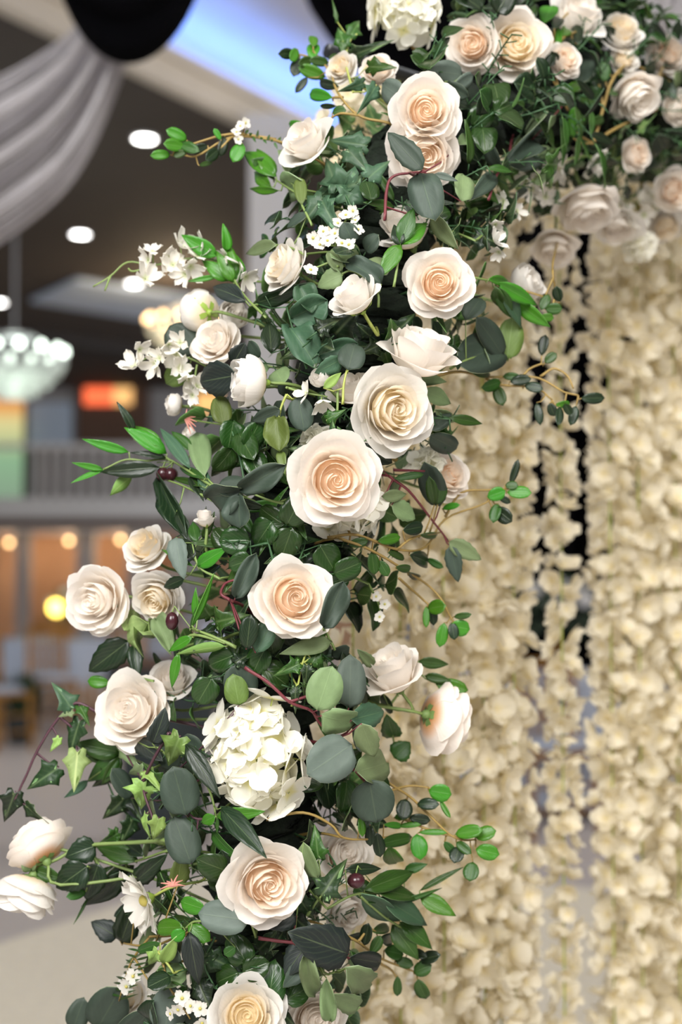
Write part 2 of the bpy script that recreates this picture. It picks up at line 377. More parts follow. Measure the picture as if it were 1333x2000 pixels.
def chandelier(x, y, D, R, label, bulb, nb, power, colr):
    c = Py(x, y, D); t = thing('chandelier', label, 'chandelier', c)
    rim = MB()
    for z, r in ((0, R), (-.1, R * .82), (.22, R * .35)):
        rim.tube([(r * cos(a), r * sin(a), z) for a in [2 * pi * i / 32 for i in range(33)]], .014, k=6, cap=False)
    for i in range(6): a = i * pi / 3; rim.tube([(R * cos(a), R * sin(a), 0), (R * .35 * cos(a), R * .35 * sin(a), .22)], .008)
    obj('frame', rim.mesh('frame', SILV, True), t)
    obj('hanging_rod', MB().tube([(0, 0, .22), (0, 0, ZS - c.z)], .012).mesh('hanging_rod', SILV), t)
    for i in range(nb):
        a = 2 * pi * i / nb + .1
        h = obj('candle_bulb', MB().ball((0, 0, .06), .03, .03, .045).mesh('candle_bulb', bulb, True), t, (R * .97 * cos(a), R * .97 * sin(a), .02))
        obj('candle_cup', MB().lathe([(.001, 0), (.02, 0), (.028, .03), (.012, .03)], k=8).mesh('candle_cup', TRIMW), h)
    cry = MB()
    for ring, (r, n, ln) in enumerate(((R * .98, 60, .12), (R * .8, 48, .2), (R * .55, 36, .28), (R * .3, 22, .33))):
        for i in range(n):
            a = 2 * pi * i / n; x_, y_ = r * cos(a), r * sin(a); k = 5
            for j in range(k): cry.ball((x_ * (1 - .03 * j), y_ * (1 - .03 * j), -.02 - ln * (j + .5) / k), .013, .013, ln / k * .5, k=5, m=3)
    o = obj('crystal_strands', cry.mesh('crystal_strands', GLS, True), t); o['kind'] = 'stuff'
    point('chandelier_light', c + Vector((0, 0, .07)), power, colr, .12)
chandelier(28, 705, 12.2, .44, 'round crystal chandelier with a ring of greenish white bulbs', BULBW, 14, 16, (.9, 1, .9))
chandelier(352, 638, 17.5, .42, 'small warm chandelier hanging far back under the ceiling', BULBA, 12, 40, (1, .75, .45))

# ------------------------------------------------------------------ drapes
def swag(x0, x1, yb, D, label, top=-330, dep=.16):
    """fabric swag pinned up at both ends, bottom of the belly at pixel row yb"""
    n, m = 22, 16; v = []; f = []
    L, Rr = P(x0, top, D), P(x1, top, D); w_ = Rr.x - L.x
    z_low = P((x0 + x1) / 2, yb, D).z; z_hi = L.z
    for i in range(n + 1):
        s = i / n; k = 4 * s * (1 - s)
        for j in range(m + 1):
            t = j / m                                     # across the folds, top to belly
            dr = (z_hi - z_low) * (.45 + .55 * t) * k ** (.36 + .06 * t)
            a = pi * t
            yy = L.y - dep * sin(a) * (.35 + .65 * k) + .03 * sin(t * 26) * k
            v.append((L.x + w_ * (s + .02 * sin(t * 9)), yy, z_hi - dr + .012 * sin(t * 26) * k))
    for i in range(n):
        for j in range(m): q = i * (m + 1) + j; f.append([q, q + 1, q + m + 2, q + m + 1])
    # back sheet closes the fold
    b = len(v); v += [(x, L.y + dep * .35 * sin(pi * (k % (m + 1)) / m) + .02, z) for k, (x, y, z) in enumerate(v)]
    f += [[q + b for q in g[::-1]] for g in f]
    me = mesh('fabric_swag', v, f, BLACKF); o = obj('fabric_swag', me); return tag(o, label, 'drape')
swag(74, 424, 134, 4.2, 'black fabric swag hanging in a rounded belly beside the white string drape')
swag(530, 1300, 230, 4.6, 'wide black fabric swag hanging behind the top of the flower arch')
def strings(label, ctrl_a, ctrl_b, D, n=96):
    """a string curtain swept aside: threads run from edge curve a to edge curve b"""
    base = P(ctrl_a[0][0], ctrl_a[0][1], D); t = thing('string_drape', label, 'drape', base)
    mb = MB(); r_ = random.Random(3)
    for i in range(n):
        u = i / (n - 1); u = min(1, max(0, u + .022 * sin(2 * pi * 7 * u) + r_.uniform(-.006, .006))); d = D + r_.uniform(-.09, .09) + .12 * sin(u * 21)
        pts = [P(lerp(a[0], b[0], u) + r_.uniform(-3, 3), lerp(a[1], b[1], u) + r_.uniform(-3, 3), d) - base for a, b in zip(ctrl_a, ctrl_b)]
        mb.tube(spline(pts, 5), r_.uniform(.0022, .0042), k=4)
    o = obj('threads', mb.mesh('threads', plain('string_white', S(204, 200, 203), .7, nscale=30), True), t); o['kind'] = 'stuff'
    kn = MB()
    for i, (a, b) in enumerate(((.2, .3), (.5, .62), (.8, .9))):
        pts = [P(lerp(p[0], q[0], a), lerp(p[1], q[1], a), D + .03) - base for p, q in zip(ctrl_a, ctrl_b)]
        o = obj('fold', MB().tube(spline(pts, 5), .006, .012, k=6).mesh('fold', plain('string_fold', S(196, 192, 194), .8, nscale=20), True), t)
strings('white string drape swept aside under the black swag',
        [(190, -40), (150, 52), (60, 118), (-60, 180), (-260, 270)], [(300, -40), (250, 112), (176, 300), (84, 415), (-130, 560)], 4.45)
strings('white string drape at the upper corner behind the roses of the arch top',
        [(1270, -60), (1262, 10), (1300, 60), (1350, 130), (1440, 200)], [(1380, -60), (1340, 20), (1370, 70), (1440, 120), (1560, 180)], 4.4, 50)
# tall black curtain far behind the flower wall
a, b = P(985, 1000, 13), P(1700, 1000, 13); v = []; f = []
for i in range(81):
    s = i / 80
    for z in (.02, 5.85): v.append((lerp(a.x, b.x, s), 13 + .09 * sin(s * 70), z))
for i in range(80): f.append([2 * i, 2 * i + 2, 2 * i + 3, 2 * i + 1])
dr = obj('stage_curtain', mesh('stage_curtain', v, f, BLACKF)); sol = dr.modifiers.new('s', 'SOLIDIFY'); sol.thickness = .01
tag(dr, 'floor length black pleated curtain seen through the gaps of the flower wall', 'curtain')

# ------------------------------------------------------------------ floor pieces and furniture
r0 = Pz(0, 1858, 0); r1 = Pz(235, 1780, 0); rd = (r1 - r0).normalized()
rug = prism([r0 - rd * 2.2, r0 - rd * 2.2 + Vector((rd.y, -rd.x, 0)) * 2.6, r1 + rd * 1.2 + Vector((rd.y, -rd.x, 0)) * 2.6, r1 + rd * 1.2], 0.001, .03)
tag(rug.build('rug', RUGM), 'thick cream rug on the grey floor below the flower arch', 'rug')
pl = Pz(262, 1655, 0); mb = MB()
mb.lathe([(.001, .9), (.30, .9), (.31, .86), (.24, .55), (.21, .2), (.22, 0), (.001, 0)], (pl.x + .12, pl.y + .25, 0), k=20)
t = thing('pedestal', 'dark grey draped pedestal standing on the floor behind the arch leg', 'pedestal', (pl.x + .12, pl.y + .25, 0))
mb.v = [(x - pl.x - .12, y - pl.y - .25, z) for x, y, z in mb.v]
obj('draped_body', mb.mesh('draped_body', CHARC, True), t)
obj('top_disc', MB().lathe([(.001, .93), (.32, .93), (.32, .9), (.001, .9)], k=24).mesh('top_disc', WALLB), t)

chair_parts = None
def chair(x, D, rz, label, group='gold chairs at the far tables'):
    """slim gold banquet chair with a white cushion"""
    global chair_parts
    if chair_parts is None:
        P_ = []
        for sx in (-1, 1):
            P_.append(('leg', MB().tube([(sx * .18, -.19, 0), (sx * .17, -.17, .43)], .02, .022).mesh('leg', GOLD)))
            P_.append(('leg', MB().tube([(sx * .18, .2, 0), (sx * .17, .18, .43), (sx * .165, .22, .92)], .021, .019).mesh('leg', GOLD)))
        P_.append(('seat', MB().box((0, 0, .44), (.4, .4, .03)).mesh('seat', GOLD)))
        P_.append(('cushion', MB().lathe([(.001, .455), (.19, .455), (.2, .475), (.18, .5), (.001, .505)], k=16).mesh('cushion', CLOTH, True)))
        for z in (.6, .72, .9): P_.append(('back_rail', MB().tube([(-.165, .21 + (z - .6) * .04, z), (.165, .21 + (z - .6) * .04, z)], .017).mesh('back_rail', GOLD)))
        for i in range(5): xx = -.12 + i * .06; P_.append(('spindle', MB().tube([(xx, .19, .45), (xx, .222, .9)], .011).mesh('spindle', GOLD)))
        for z in (.15, .28): P_.append(('stretcher', MB().tube([(-.175, -.18, z), (.175, -.18, z)], .009).mesh('stretcher', GOLD)))
        chair_parts = P_
    c = Py(x, 1000, D); t = thing('banquet_chair', label, 'chair', (c.x, D, 0), group); t.rotation_euler[2] = rz
    for n_, m_ in chair_parts: obj(n_, m_, t)
def table(x, D, label, R=.8, drop=.42):
    c = Py(x, 1000, D); t = thing('round_table', label, 'table', (c.x, D, 0), 'round linen covered tables')
    obj('table_top', MB().lathe([(.001, .76), (R, .76), (R, .73), (.001, .73)], k=32).mesh('table_top', CLOTH), t)
    v = []; f = []
    for j in range(6):
        for i in range(64): a = 2 * pi * i / 64; r = R + .004 + (.05 + .05 * sin(a * 12)) * (j / 5); v.append((r * cos(a), r * sin(a), .765 - drop * j / 5))
    for j in range(5):
        for i in range(64): f.append([j * 64 + i, j * 64 + (i + 1) % 64, (j + 1) * 64 + (i + 1) % 64, (j + 1) * 64 + i])
    obj('tablecloth_skirt', mesh('tablecloth_skirt', v, f, CLOTH), t)
    for i in range(4):
        a = pi / 4 + i * pi / 2; obj('leg', MB().tube([(R * .6 * cos(a), R * .6 * sin(a), 0), (R * .55 * cos(a), R * .55 * sin(a), .73)], .022).mesh('leg', CHARC), t)
    return c
leafblob = plain('far_foliage', S(48, 70, 44), .7, nscale=20, namt=.3)
def centrepiece(x, D, label, h=.5, seed=1, yoff=0, glowball=False):
    c = Py(x, 1000, D); t = thing('table_centrepiece', label, 'centrepiece', (c.x, D + yoff, .768)); r_ = random.Random(seed)
    obj('stand', MB().lathe([(.001, 0), (.09, 0), (.09, .01), (.015, .03), (.012, h * .6), (.07, h * .68), (.001, h * .68)], k=14).mesh('stand', GOLD, True), t)
    mb = MB()
    for i in range(150):
        a, e = r_.uniform(0, 2 * pi), r_.uniform(-.9, 1.4); rr = .26 * r_.uniform(.6, 1.1)
        p = Vector((rr * cos(a) * cos(e), rr * sin(a) * cos(e), h * .8 + .18 * sin(e))); q = p + Vector((r_.uniform(-1, 1), r_.uniform(-1, 1), r_.uniform(-1, 1))) * .07; s_ = Vector((r_.uniform(-1, 1), r_.uniform(-1, 1), r_.uniform(-1, 1))) * .03
        mb.quad(p, (p + q) / 2 + s_, q, (p + q) / 2 - s_)
    o = obj('foliage', mb.mesh('foliage', leafblob), t); o['kind'] = 'stuff'
    for i in range(9):
        a, e = r_.uniform(0, 2 * pi), r_.uniform(0, 1.3)
        obj('bloom', MB().ball((0, 0, 0), .055, .055, .045, k=8, m=5).mesh('bloom', WHITE, True), t, (.2 * cos(a) * cos(e), .2 * sin(a) * cos(e), h * .8 + .17 * sin(e)))
table(165, 14.2, 'round table under white linen beside the gold chairs, far across the hall')
table(-260, 11.8, 'round table under white linen at the hall edge below the crystal chandelier')
table(330, 19.6, 'round table under white linen far back below the balcony')
table(1110, 8.7, 'round linen table glimpsed through the gap in the flower wall', .6, .7)
for x, D, rz, lb in ((104, 12.75, .45, 'gold banquet chair with its back to the white linen table'), (232, 12.9, -.3, 'gold banquet chair with slim spindles next to another at the table'),
                     (2, 11.3, .9, 'gold banquet chair beside the table below the crystal chandelier'), (330, 13.5, -.8, 'gold banquet chair half hidden behind hanging rose leaves'),
                     (-30, 15.0, 1.6, 'gold banquet chair on the far side of the white table'), (120, 15.6, 2.9, 'gold banquet chair farthest back by the grey column'),
                     (280, 18.3, .2, 'gold banquet chair in front of the farthest table')):
    chair(x, D, rz, lb)
chair(1080, 7.6, .15, 'gold banquet chair glimpsed through the gap in the flower wall', None)
centrepiece(140, 14.2, 'leafy centrepiece with white blooms on the table beside gold chairs', .38, 2)
centrepiece(-160, 11.8, 'leafy centrepiece with white blooms below the crystal chandelier', .4, 5)
centrepiece(330, 19.6, 'leafy centrepiece with white blooms on the farthest table', .6, 8)
centrepiece(1086, 8.7, 'leafy centrepiece glimpsed through the gap in the flower wall', .5, 9)
c = Py(110, 1187, 14.0)
t = thing('globe_lamp', 'small yellow globe lamp glowing above the white table', 'lamp', (c.x, 14.0, .768))
obj('globe', MB().ball((0, 0, 0), .075, k=14, m=8).mesh('globe', BULBY, True), t, (0, 0, c.z - .768))
obj('lamp_stem', MB().lathe([(.001, 0), (.07, 0), (.07, .012), (.012, .03), (.012, c.z - .768 - .07)], k=12).mesh('lamp_stem', GOLD, True), t)
# low potted greenery on the floor in front of the tables
for i, (x, y, lb) in enumerate(((-28, 1432, 'low leafy plant in a dark pot on the floor by the hall edge'), (40, 1452, 'low leafy plant in a dark pot beside the white table'))):
    c = Pz(x, y, 0); t = thing('potted_plant', lb, 'plant', c)
    obj('pot', MB().lathe([(.001, 0), (.1, 0), (.14, .24), (.12, .24), (.11, .2), (.001, .2)], k=14).mesh('pot', CHARC, True), t)
    mb = MB(); r_ = random.Random(20 + i)
    for k in range(120):
        a = r_.uniform(0, 2 * pi); rr = r_.uniform(.02, .22); p = Vector((rr * .4 * cos(a), rr * .4 * sin(a), .2)); q = Vector((rr * cos(a), rr * sin(a), r_.uniform(.3, .62))); s_ = Vector((-sin(a), cos(a), 0)) * .03
        mb.quad(p, p.lerp(q, .6) + s_, q, p.lerp(q, .6) - s_)
    o = obj('foliage', mb.mesh('foliage', leafblob), t); o['kind'] = 'stuff'

# ------------------------------------------------------------------ the arch
AXPX = [(462, 2150, 1.60), (470, 2000, 1.60), (518, 1700, 1.60), (512, 1400, 1.60), (560, 1100, 1.60), (630, 900, 1.60), (690, 700, 1.61), (742, 500, 1.63),
        (800, 350, 1.66), (885, 245, 1.72), (1000, 195, 1.82), (1150, 190, 1.97), (1333, 205, 2.17), (1480, 215, 2.32)]
AXW = spline([P(*a) for a in AXPX], 6)
AXS = []
_p = [Vector((a[0], a[1], 0)) for a in AXPX]; AXS = spline(_p, 6)                       # same samples in pixels
AXD = [(p - CAM).dot(AF) for p in AXW]
def nearest(x, y):
    best = min(range(len(AXS)), key=lambda i: (AXS[i].x - x) ** 2 + (AXS[i].y - y) ** 2)
    return best
RAD = .145
def D(x, y, dz=0):
    """depth of the arch's front surface under a pixel"""
    i = nearest(x, y); ad = AXD[i]; s = sqrt((AXS[i].x - x) ** 2 + (AXS[i].y - y) ** 2) / FPX * ad
    return ad - .86 * sqrt(max(0, RAD * RAD - s * s)) + dz
def axw(x, y): return AXW[nearest(x, y)]

foot = Vector((AXW[0].x - .03, AXW[0].y, 0)); last = AXW[-1]
METAL = plain('arch_metal', S(70, 72, 74), .4, metal=.8)
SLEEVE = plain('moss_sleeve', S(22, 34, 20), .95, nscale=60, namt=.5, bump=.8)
arch = thing('flower_arch_frame', 'arch frame of metal tube carrying the roses and greenery', 'arch', foot)
far = [last + Vector((.35, .3, .02)), last + Vector((.75, .62, -.1)), last + Vector((1.0, .85, -.45)), Vector((last.x + 1.08, last.y + .92, .9)), Vector((last.x + 1.08, last.y + .92, 0))]
path = spline([foot, Vector((foot.x + .01, foot.y, .45))] + AXW[::6] + [AXW[-1]] + far, 5)
obj('tube', MB().tube([p - foot for p in path], .016, k=10).mesh('tube', METAL, True), arch)
obj('base_plate', MB().lathe([(.001, 0), (.2, 0), (.2, .012), (.03, .02), (.02, .06)], k=24).mesh('base_plate', METAL, True), arch)
obj('base_plate', MB().lathe([(.001, 0), (.2, 0), (.2, .012), (.03, .02), (.02, .06)], k=24).mesh('base_plate', METAL, True), arch, far[-1] - foot)
mb = MB(); mb.tube([p - foot for p in AXW], .062, k=12)
mb.v = [tuple(Vector(v) + noise.noise_vector(Vector(v) * 26) * .016) for v in mb.v]
obj('moss_sleeve', mb.mesh('moss_sleeve', SLEEVE, True), arch)

# ------------------------------------------------------------------ leaf meshes (length 1 along +Y, face +Z, half width ~ given)
def grid_leaf(name, hw, wf, fold=.12, bend=.18, wave=0., thick=.012, nu=4, nv=7, seed=0, serr=0, mats=None):
    v = []; uv = []; f = []; mi = []; r_ = random.Random(seed); ph = r_.uniform(0, 6)
    for j in range(nv + 1):
        t = j / nv; wd = hw * max(.02, wf(t))
        for i in range(nu + 1):
            u = -1 + 2 * i / nu; x = u * wd * (1 + (serr * (1 if j % 2 else -1) if abs(u) > .9 and 0 < j < nv else 0))
            z = fold * abs(x) * 1.6 - bend * (t * t) + wave * sin(t * 7 + ph + u * 1.3) * abs(u)
            v.append((x, t, z)); uv.append((.5 + u * .5, t))
    n = len(v)
    v += [(x, y, z - thick) for x, y, z in v]; uv += uv[:n]
    for j in range(nv):
        for i in range(nu):
            q = j * (nu + 1) + i
            f.append([q, q + 1, q + nu + 2, q + nu + 1]); mi.append(0)
            f.append([n + q, n + q + nu + 1, n + q + nu + 2, n + q + 1]); mi.append(1)
    rim = [j * (nu + 1) for j in range(nv + 1)] + [nv * (nu + 1) + i for i in range(1, nu + 1)] + [j * (nu + 1) + nu for j in range(nv - 1, -1, -1)] + [i for i in range(nu - 1, 0, -1)]
    for a, b in zip(rim, rim[1:] + rim[:1]): f.append([a, b, n + b, n + a]); mi.append(2)
    return mesh(name, v, f, mats, mi, uv)
def radial_leaf(name, out, mats, bend=.2, fold=.06, thick=.012, seed=0):
    """out: outline points (x,y) round the leaf, starting at its foot; the veins meet at the foot"""
    c = (0, .3); k = len(out); v = []; uv = []; f = []; mi = []; r_ = random.Random(seed); ph = r_.uniform(0, 6)
    def zz(x, y): return fold * sin(3 * math.atan2(y - .12, x) + ph) * sqrt(x * x + y * y) - bend * y * y - .25 * bend * x * x
    for s in (0, .55, 1):
        for (x, y) in ([out[0]] if s == 0 else out):
            X, Y = lerp(c[0], x, s), lerp(c[1], y, s); v.append((X, Y, zz(X, Y))); uv.append((.5 + X * .5, Y))
    n = len(v); v += [(x, y, z - thick) for x, y, z in v]; uv += uv[:n]
    for i in range(k):
        a, b = 1 + i, 1 + (i + 1) % k; A, B = a + k, b + k
        for q, m_ in (([0, b, a], 0), ([a, b, B, A], 0)):
            f.append(q); mi.append(0); f.append([n + e for e in q[::-1]]); mi.append(1)
        f.append([A, B, n + B, n + A]); mi.append(2)
    return mesh(name, v, f, mats, mi, uv)
SH = {
    'lance': dict(hw=.13, wf=lambda t: sin(pi * t ** .8) ** .9 * (1 - .15 * t), fold=.25, bend=.12),
    'oval': dict(hw=.31, wf=lambda t: (max(0, 1 - (2 * (t ** 1.15) - 1) ** 2)) ** .55, fold=.14, bend=.1),
    'round': dict(hw=.47, wf=lambda t: (max(0, 1 - (2 * t - 1) ** 2)) ** .5 * (1.06 - .12 * t), fold=.07, bend=.14, wave=.015, nv=9),
    'ovate': dict(hw=.33, wf=lambda t: sin(pi * t ** .72) ** .75, fold=.18, bend=.16, serr=.05, nv=10),
    'wavy': dict(hw=.34, wf=lambda t: (max(0, 1 - (2 * t - 1) ** 2)) ** .5, fold=.5, bend=.22, wave=.13, nv=10, nu=6),
    'heart': dict(hw=.46, wf=lambda t: (max(0, 1 - (2 * t ** .8 - 1) ** 2)) ** .5, fold=.16, bend=.24, wave=.03, nv=8),
}
IVY = [(0, .06), (.16, -.06), (.34, -.02), (.30, .14), (.56, .26), (.36, .36), (.26, .46), (.2, .64), (0, 1.0), (-.2, .64), (-.26, .46), (-.36, .36), (-.56, .26), (-.30, .14), (-.34, -.02), (-.16, -.06)]
LEAFC = {}
def leafmesh(shape, colr, var):
    k = (shape, colr, var)
    if k not in LEAFC:
        if shape == 'ivy':
            r_ = random.Random(var * 5 + 1); o = [(x * (1 + r_.uniform(-.12, .12)), y * (1 + r_.uniform(-.06, .06))) for x, y in IVY]
            LEAFC[k] = radial_leaf('ivy_leaf', o, LM[colr], bend=.16 + .14 * var, fold=.1 + .06 * var, seed=var)
        else:
            d = dict(SH[shape]); wf = d.pop('wf'); d['bend'] = d['bend'] * (.4 + .9 * var); d['wave'] = d.get('wave', 0) + .012 * var
            LEAFC[k] = grid_leaf(shape + '_leaf', d.pop('hw'), wf, seed=var * 7 + 1, mats=LM[colr], **d)
    return LEAFC[k]
BLOOMS = []; TRACED = []
NATW = {'lance': .26, 'oval': .62, 'round': .94, 'ovate': .66, 'wavy': .62, 'heart': .92, 'ivy': 1.1}
def basis(y, nrm, roll):
    y = y.normalized(); z = nrm - y * nrm.dot(y)
    if z.length < 1e-4: z = y.orthogonal()
    z.normalize(); z = Quaternion(y, roll) @ z; x = y.cross(z)
    return x, y, z
def leaf_at(parent, shape, colr, p0, p1, width, roll=0., var=None, name='leaf', nrm=None):
    L = (p1 - p0).length; var = rnd.randrange(3) if var is None else var
    x, y, z = basis(p1 - p0, (CAM - p0).normalized() if nrm is None else nrm, roll)
    sx = max(.25 * L, width / NATW[shape]) if width else L
    s = (sx, L, L)
    M = Matrix.Translation(p0 - parent.location) @ Matrix((x, y, z)).transposed().to_4x4() @ Matrix.Diagonal((s[0], s[1], (s[0] + s[1]) / 2, 1))
    return obj(name, leafmesh(shape, colr, var), parent, mat=M)
def sprig(name, label, cat, leaves, stems=(), dz=0, smat=None, sr=.0013, group=None, root=True, at=None):
    """leaves: (shape, colour, bx,by, tx,ty, width px [, roll deg [, dz foot, dz tip]]); stems: pixel paths [(x,y[,dz])...]"""
    smat = smat or STEMG
    xs = [l[2] for l in leaves]; ys = [l[3] for l in leaves]
    if at is None: at = (sum(xs) / len(xs), sum(ys) / len(ys))
    org = P(at[0], at[1], D(*at) + dz + .012)
    t = thing(name, label, cat, org, group)
    feet = []
    for l in leaves:
        sh, co, bx, by, tx, ty, wd = l[:7]; roll = l[7] if len(l) > 7 else rnd.uniform(-22, 22)
        z0, z1 = (l[8], l[9]) if len(l) > 9 else (.004, rnd.uniform(-.012, .006))
        p0 = P(bx, by, D(bx, by) + dz + z0); p1 = P(tx, ty, D(tx, ty) + dz + z1)
        leaf_at(t, sh, co, p0, p1, wd / FPX * D(bx, by), radians(roll)); feet.append(p0); TRACED.append(((p0 + p1) / 2, min(wd / FPX * D(bx, by) * .5, (p1 - p0).length * .4)))
    mb = MB(); ends = []
    for s in stems:
        pts = spline([P(q[0], q[1], D(q[0], q[1]) + dz + (q[2] if len(q) > 2 else .006)) for q in s], 5)
        mb.tube([p - org for p in pts], sr * 1.25, sr * .8, k=5); ends += pts
    if not stems: ends = [org]
    for p in feet:                                              # petioles
        q = min(ends, key=lambda e: (e - p).length)
        if (q - p).length > .001: mb.tube([q - org, (q - org).lerp(p - org, .5) + Vector((0, .003, -.003)), p - org], sr * .8, sr * .55, k=4)
    if root:
        q = min(ends, key=lambda e: (e - axw(*at)).length); a = axw(*at)
        mb.tube(spline([a - org, (a - org).lerp(q - org, .6) + Vector((0, .012, .006)), q - org], 4), sr * 1.4, sr, k=5)
    obj('stem', mb.mesh('stem', smat, True), t)
    return t

# ------------------------------------------------------------------ petals and flowers
def petal(phi, half, rb, rt, zt, reflex=0, drop=0, spiral=.1, curl=0, pt=0, ruf=.03, seed=0, nu=8, nv=8, v0=0):
    r_ = random.Random(seed); p1, p2 = r_.uniform(0, 6), r_.uniform(0, 6); v = []; uv = []; f = []
    for j in range(nv + 1):
        t = j / nv
        for i in range(nu + 1):
            u = -1 + 2 * i / nu
            te = t * (1 - .22 * abs(u) ** 2.8)
            b = lambda a, b_, c, d: a * (1 - te) ** 3 + 3 * b_ * te * (1 - te) ** 2 + 3 * c * te * te * (1 - te) + d * te ** 3
            r = b(.05, rb, rt, rt + reflex); z = b(0, .03, zt * .72, zt - drop)
            r -= curl * .5 * te ** 3 * abs(u) ** 1.8; z -= curl * 1.1 * te ** 3 * abs(u) ** 2
            r += pt * te ** 8 * (1 - abs(u)) ** 2
            r *= 1 + spiral * u * te
            r += ruf * te ** 3 * sin(3.1 * u + p1); z += ruf * .8 * te ** 3 * sin(4.2 * u + p2)
            a = phi + u * half * (.5 + .5 * min(1, te * 1.6)) * (1 - .12 * t ** 5)
            v.append((r * cos(a), r * sin(a), z)); uv.append((.5 + .5 * u, lerp(v0, 1, t)))
    for j in range(nv):
        for i in range(nu): q = j * (nu + 1) + i; f.append([q, q + 1, q + nu + 2, q + nu + 1])
    return v, f, uv
def join(parts):
    V = []; F = []; U = []
    for v, f, u in parts: n = len(V); V += v; U += u; F += [[i + n for i in g] for g in f]
    return V, F, U
def make_rose(kind, seed, mo, mc):
    """returns [(part name, mesh)] for a bloom of radius ~1, axis +Z, calyx at the origin"""
    r_ = random.Random(seed); out = []; core = []
    if kind == 'open':     # front-facing garden rose: tight heart, big reflexed pointed outer petals
        inner = ((2, .08, .98, 0), (3, .15, 1.01, .0), (3, .25, 1.03, .01))
        rings = ((4, .38, 1.03, .03, 0, .02, 0), (4, .54, 1.0, .05, .02, .05, .02), (5, .66, .90, .17, .05, .08, .06), (6, .76, .74, .24, .10, .1, .07), (5, .80, .52, .28, .14, .1, .1))
    elif kind == 'cup':    # half open, seen from the side
        inner = ((2, .10, 1.15, 0), (3, .2, 1.2, 0), (3, .32, 1.24, 0))
        rings = ((4, .46, 1.27, .02, 0, .02, 0), (4, .6, 1.25, .08, .0, .05, .02), (5, .72, 1.1, .18, .05, .12, .08), (4, .78, .86, .34, .16, .12, .16))
    elif kind == 'full':   # many-petalled, ruffled
        inner = ((2, .08, .9, 0), (3, .15, .94, 0), (4, .25, .97, .01))
        rings = ((4, .36, .98, .03, 0, .02, 0), (5, .48, .96, .06, .0, .05, 0), (5, .60, .88, .13, .03, .08, .03), (6, .70, .74, .2, .06, .1, .04), (5, .74, .5, .28, .1, .12, .06))
    elif kind == 'back':   # blown bloom, best seen from behind
        inner = ((2, .12, 1.1, 0), (3, .24, 1.16, 0), (3, .38, 1.18, 0))
        rings = ((4, .52, 1.2, .04, 0, .04, 0), (5, .68, 1.14, .1, .0, .06, .02), (5, .8, 1.0, .14, .04, .1, .05), (5, .86, .86, .16, .06, .1, .08), (4, .84, .62, .22, .1, .12, .1))
    else:                  # 'globe': closed ranunculus / peony bud
        inner = ((2, .12, 1.2, 0), (3, .24, 1.25, 0), (3, .38, 1.28, -.03))
        rings = ((4, .56, 1.34, -.08, 0, .02, 0), (5, .74, 1.32, -.10, 0, .02, 0), (5, .88, 1.2, -.06, 0, .03, 0), (5, .97, .98, .0, 0, .04, 0))
    ph = r_.uniform(0, 6)
    for k, (n, rt, zt, rf) in enumerate(inner):
        ph += .9
        for i in range(n):
            core.append(petal(ph + 2 * pi * i / n, pi / n * 1.55, rt * .9, rt, zt * r_.uniform(.96, 1.03), rf, 0, .3, 0, 0, .012, r_.random(), 8, 6, .1))
    zc = inner[-1][2]; dome = []; k_ = 12  # inner dome added so gaps between heart petals stay shallow and bright
    v = [(0, 0, zc * .8)] + [(r * cos(2 * pi * i / k_), r * sin(2 * pi * i / k_), zc * z) for r, z in ((.2, .76), (.4, .64), (.5, .45)) for i in range(k_)]
    f = [[0, 1 + i, 1 + (i + 1) % k_] for i in range(k_)] + [[1 + j * k_ + i, 1 + (j + 1) * k_ + i, 1 + (j + 1) * k_ + (i + 1) % k_, 1 + j * k_ + (i + 1) % k_] for j in range(2) for i in range(k_)]
    core.append((v, f, [(.5, .45)] * len(v)))
    v, f, u = join(core); out.append(('bud_heart', mesh('bud_heart', v, f, mc, None, u)))
    for k, (n, rt, zt, rf, dp, cu, pt) in enumerate(rings):
        ph += .75 + r_.uniform(-.2, .2)
        for i in range(n):
            wob = r_.uniform(.93, 1.09)
            v, f, u = petal(ph + 2 * pi * i / n + r_.uniform(-.12, .12), pi / n * r_.uniform(1.45, 1.8), rt * (.95 if kind not in ('globe', 'back') else 1.15), rt * wob, zt * r_.uniform(.92, 1.07),
                            rf * r_.uniform(.7, 1.35), dp * r_.uniform(.5, 1.5), .1, cu * r_.uniform(.6, 1.4), pt * r_.uniform(.5, 1.6), .035 if kind != 'globe' else .06, r_.random())
            out.append(('petal', mesh('rose_petal', v, f, mc if (k <= 1 and kind not in ('globe', 'back')) else mo, None, u)))
    return out
def calyx_mesh(m, big=1.):
    mb = MB(); mb.lathe([(.02, -.22), (.1, -.2), (.15, -.1), (.17, 0), (.12, .06)], k=10)
    for i in range(5):
        a = 2 * pi * i / 5; ca, sa = cos(a), sin(a); n = len(mb.v)
        for t, wd in ((0, .09), (.3, .14), (.65, .1), (1, .01)):
            r = (.14 + .42 * t * big); z = -.02 + .22 * t * t * big + .04
            for s_ in (-1, 1): mb.v.append((r * ca - s_ * wd * sa, r * sa + s_ * wd * ca, z - .05))
        for k in range(3): q = n + 2 * k; mb.f.append([q, q + 1, q + 3, q + 2])
    return mb.mesh('calyx', m, True)
CAL = {'dull': calyx_mesh(CALYXD), 'green': calyx_mesh(CALYX, 1.9)}
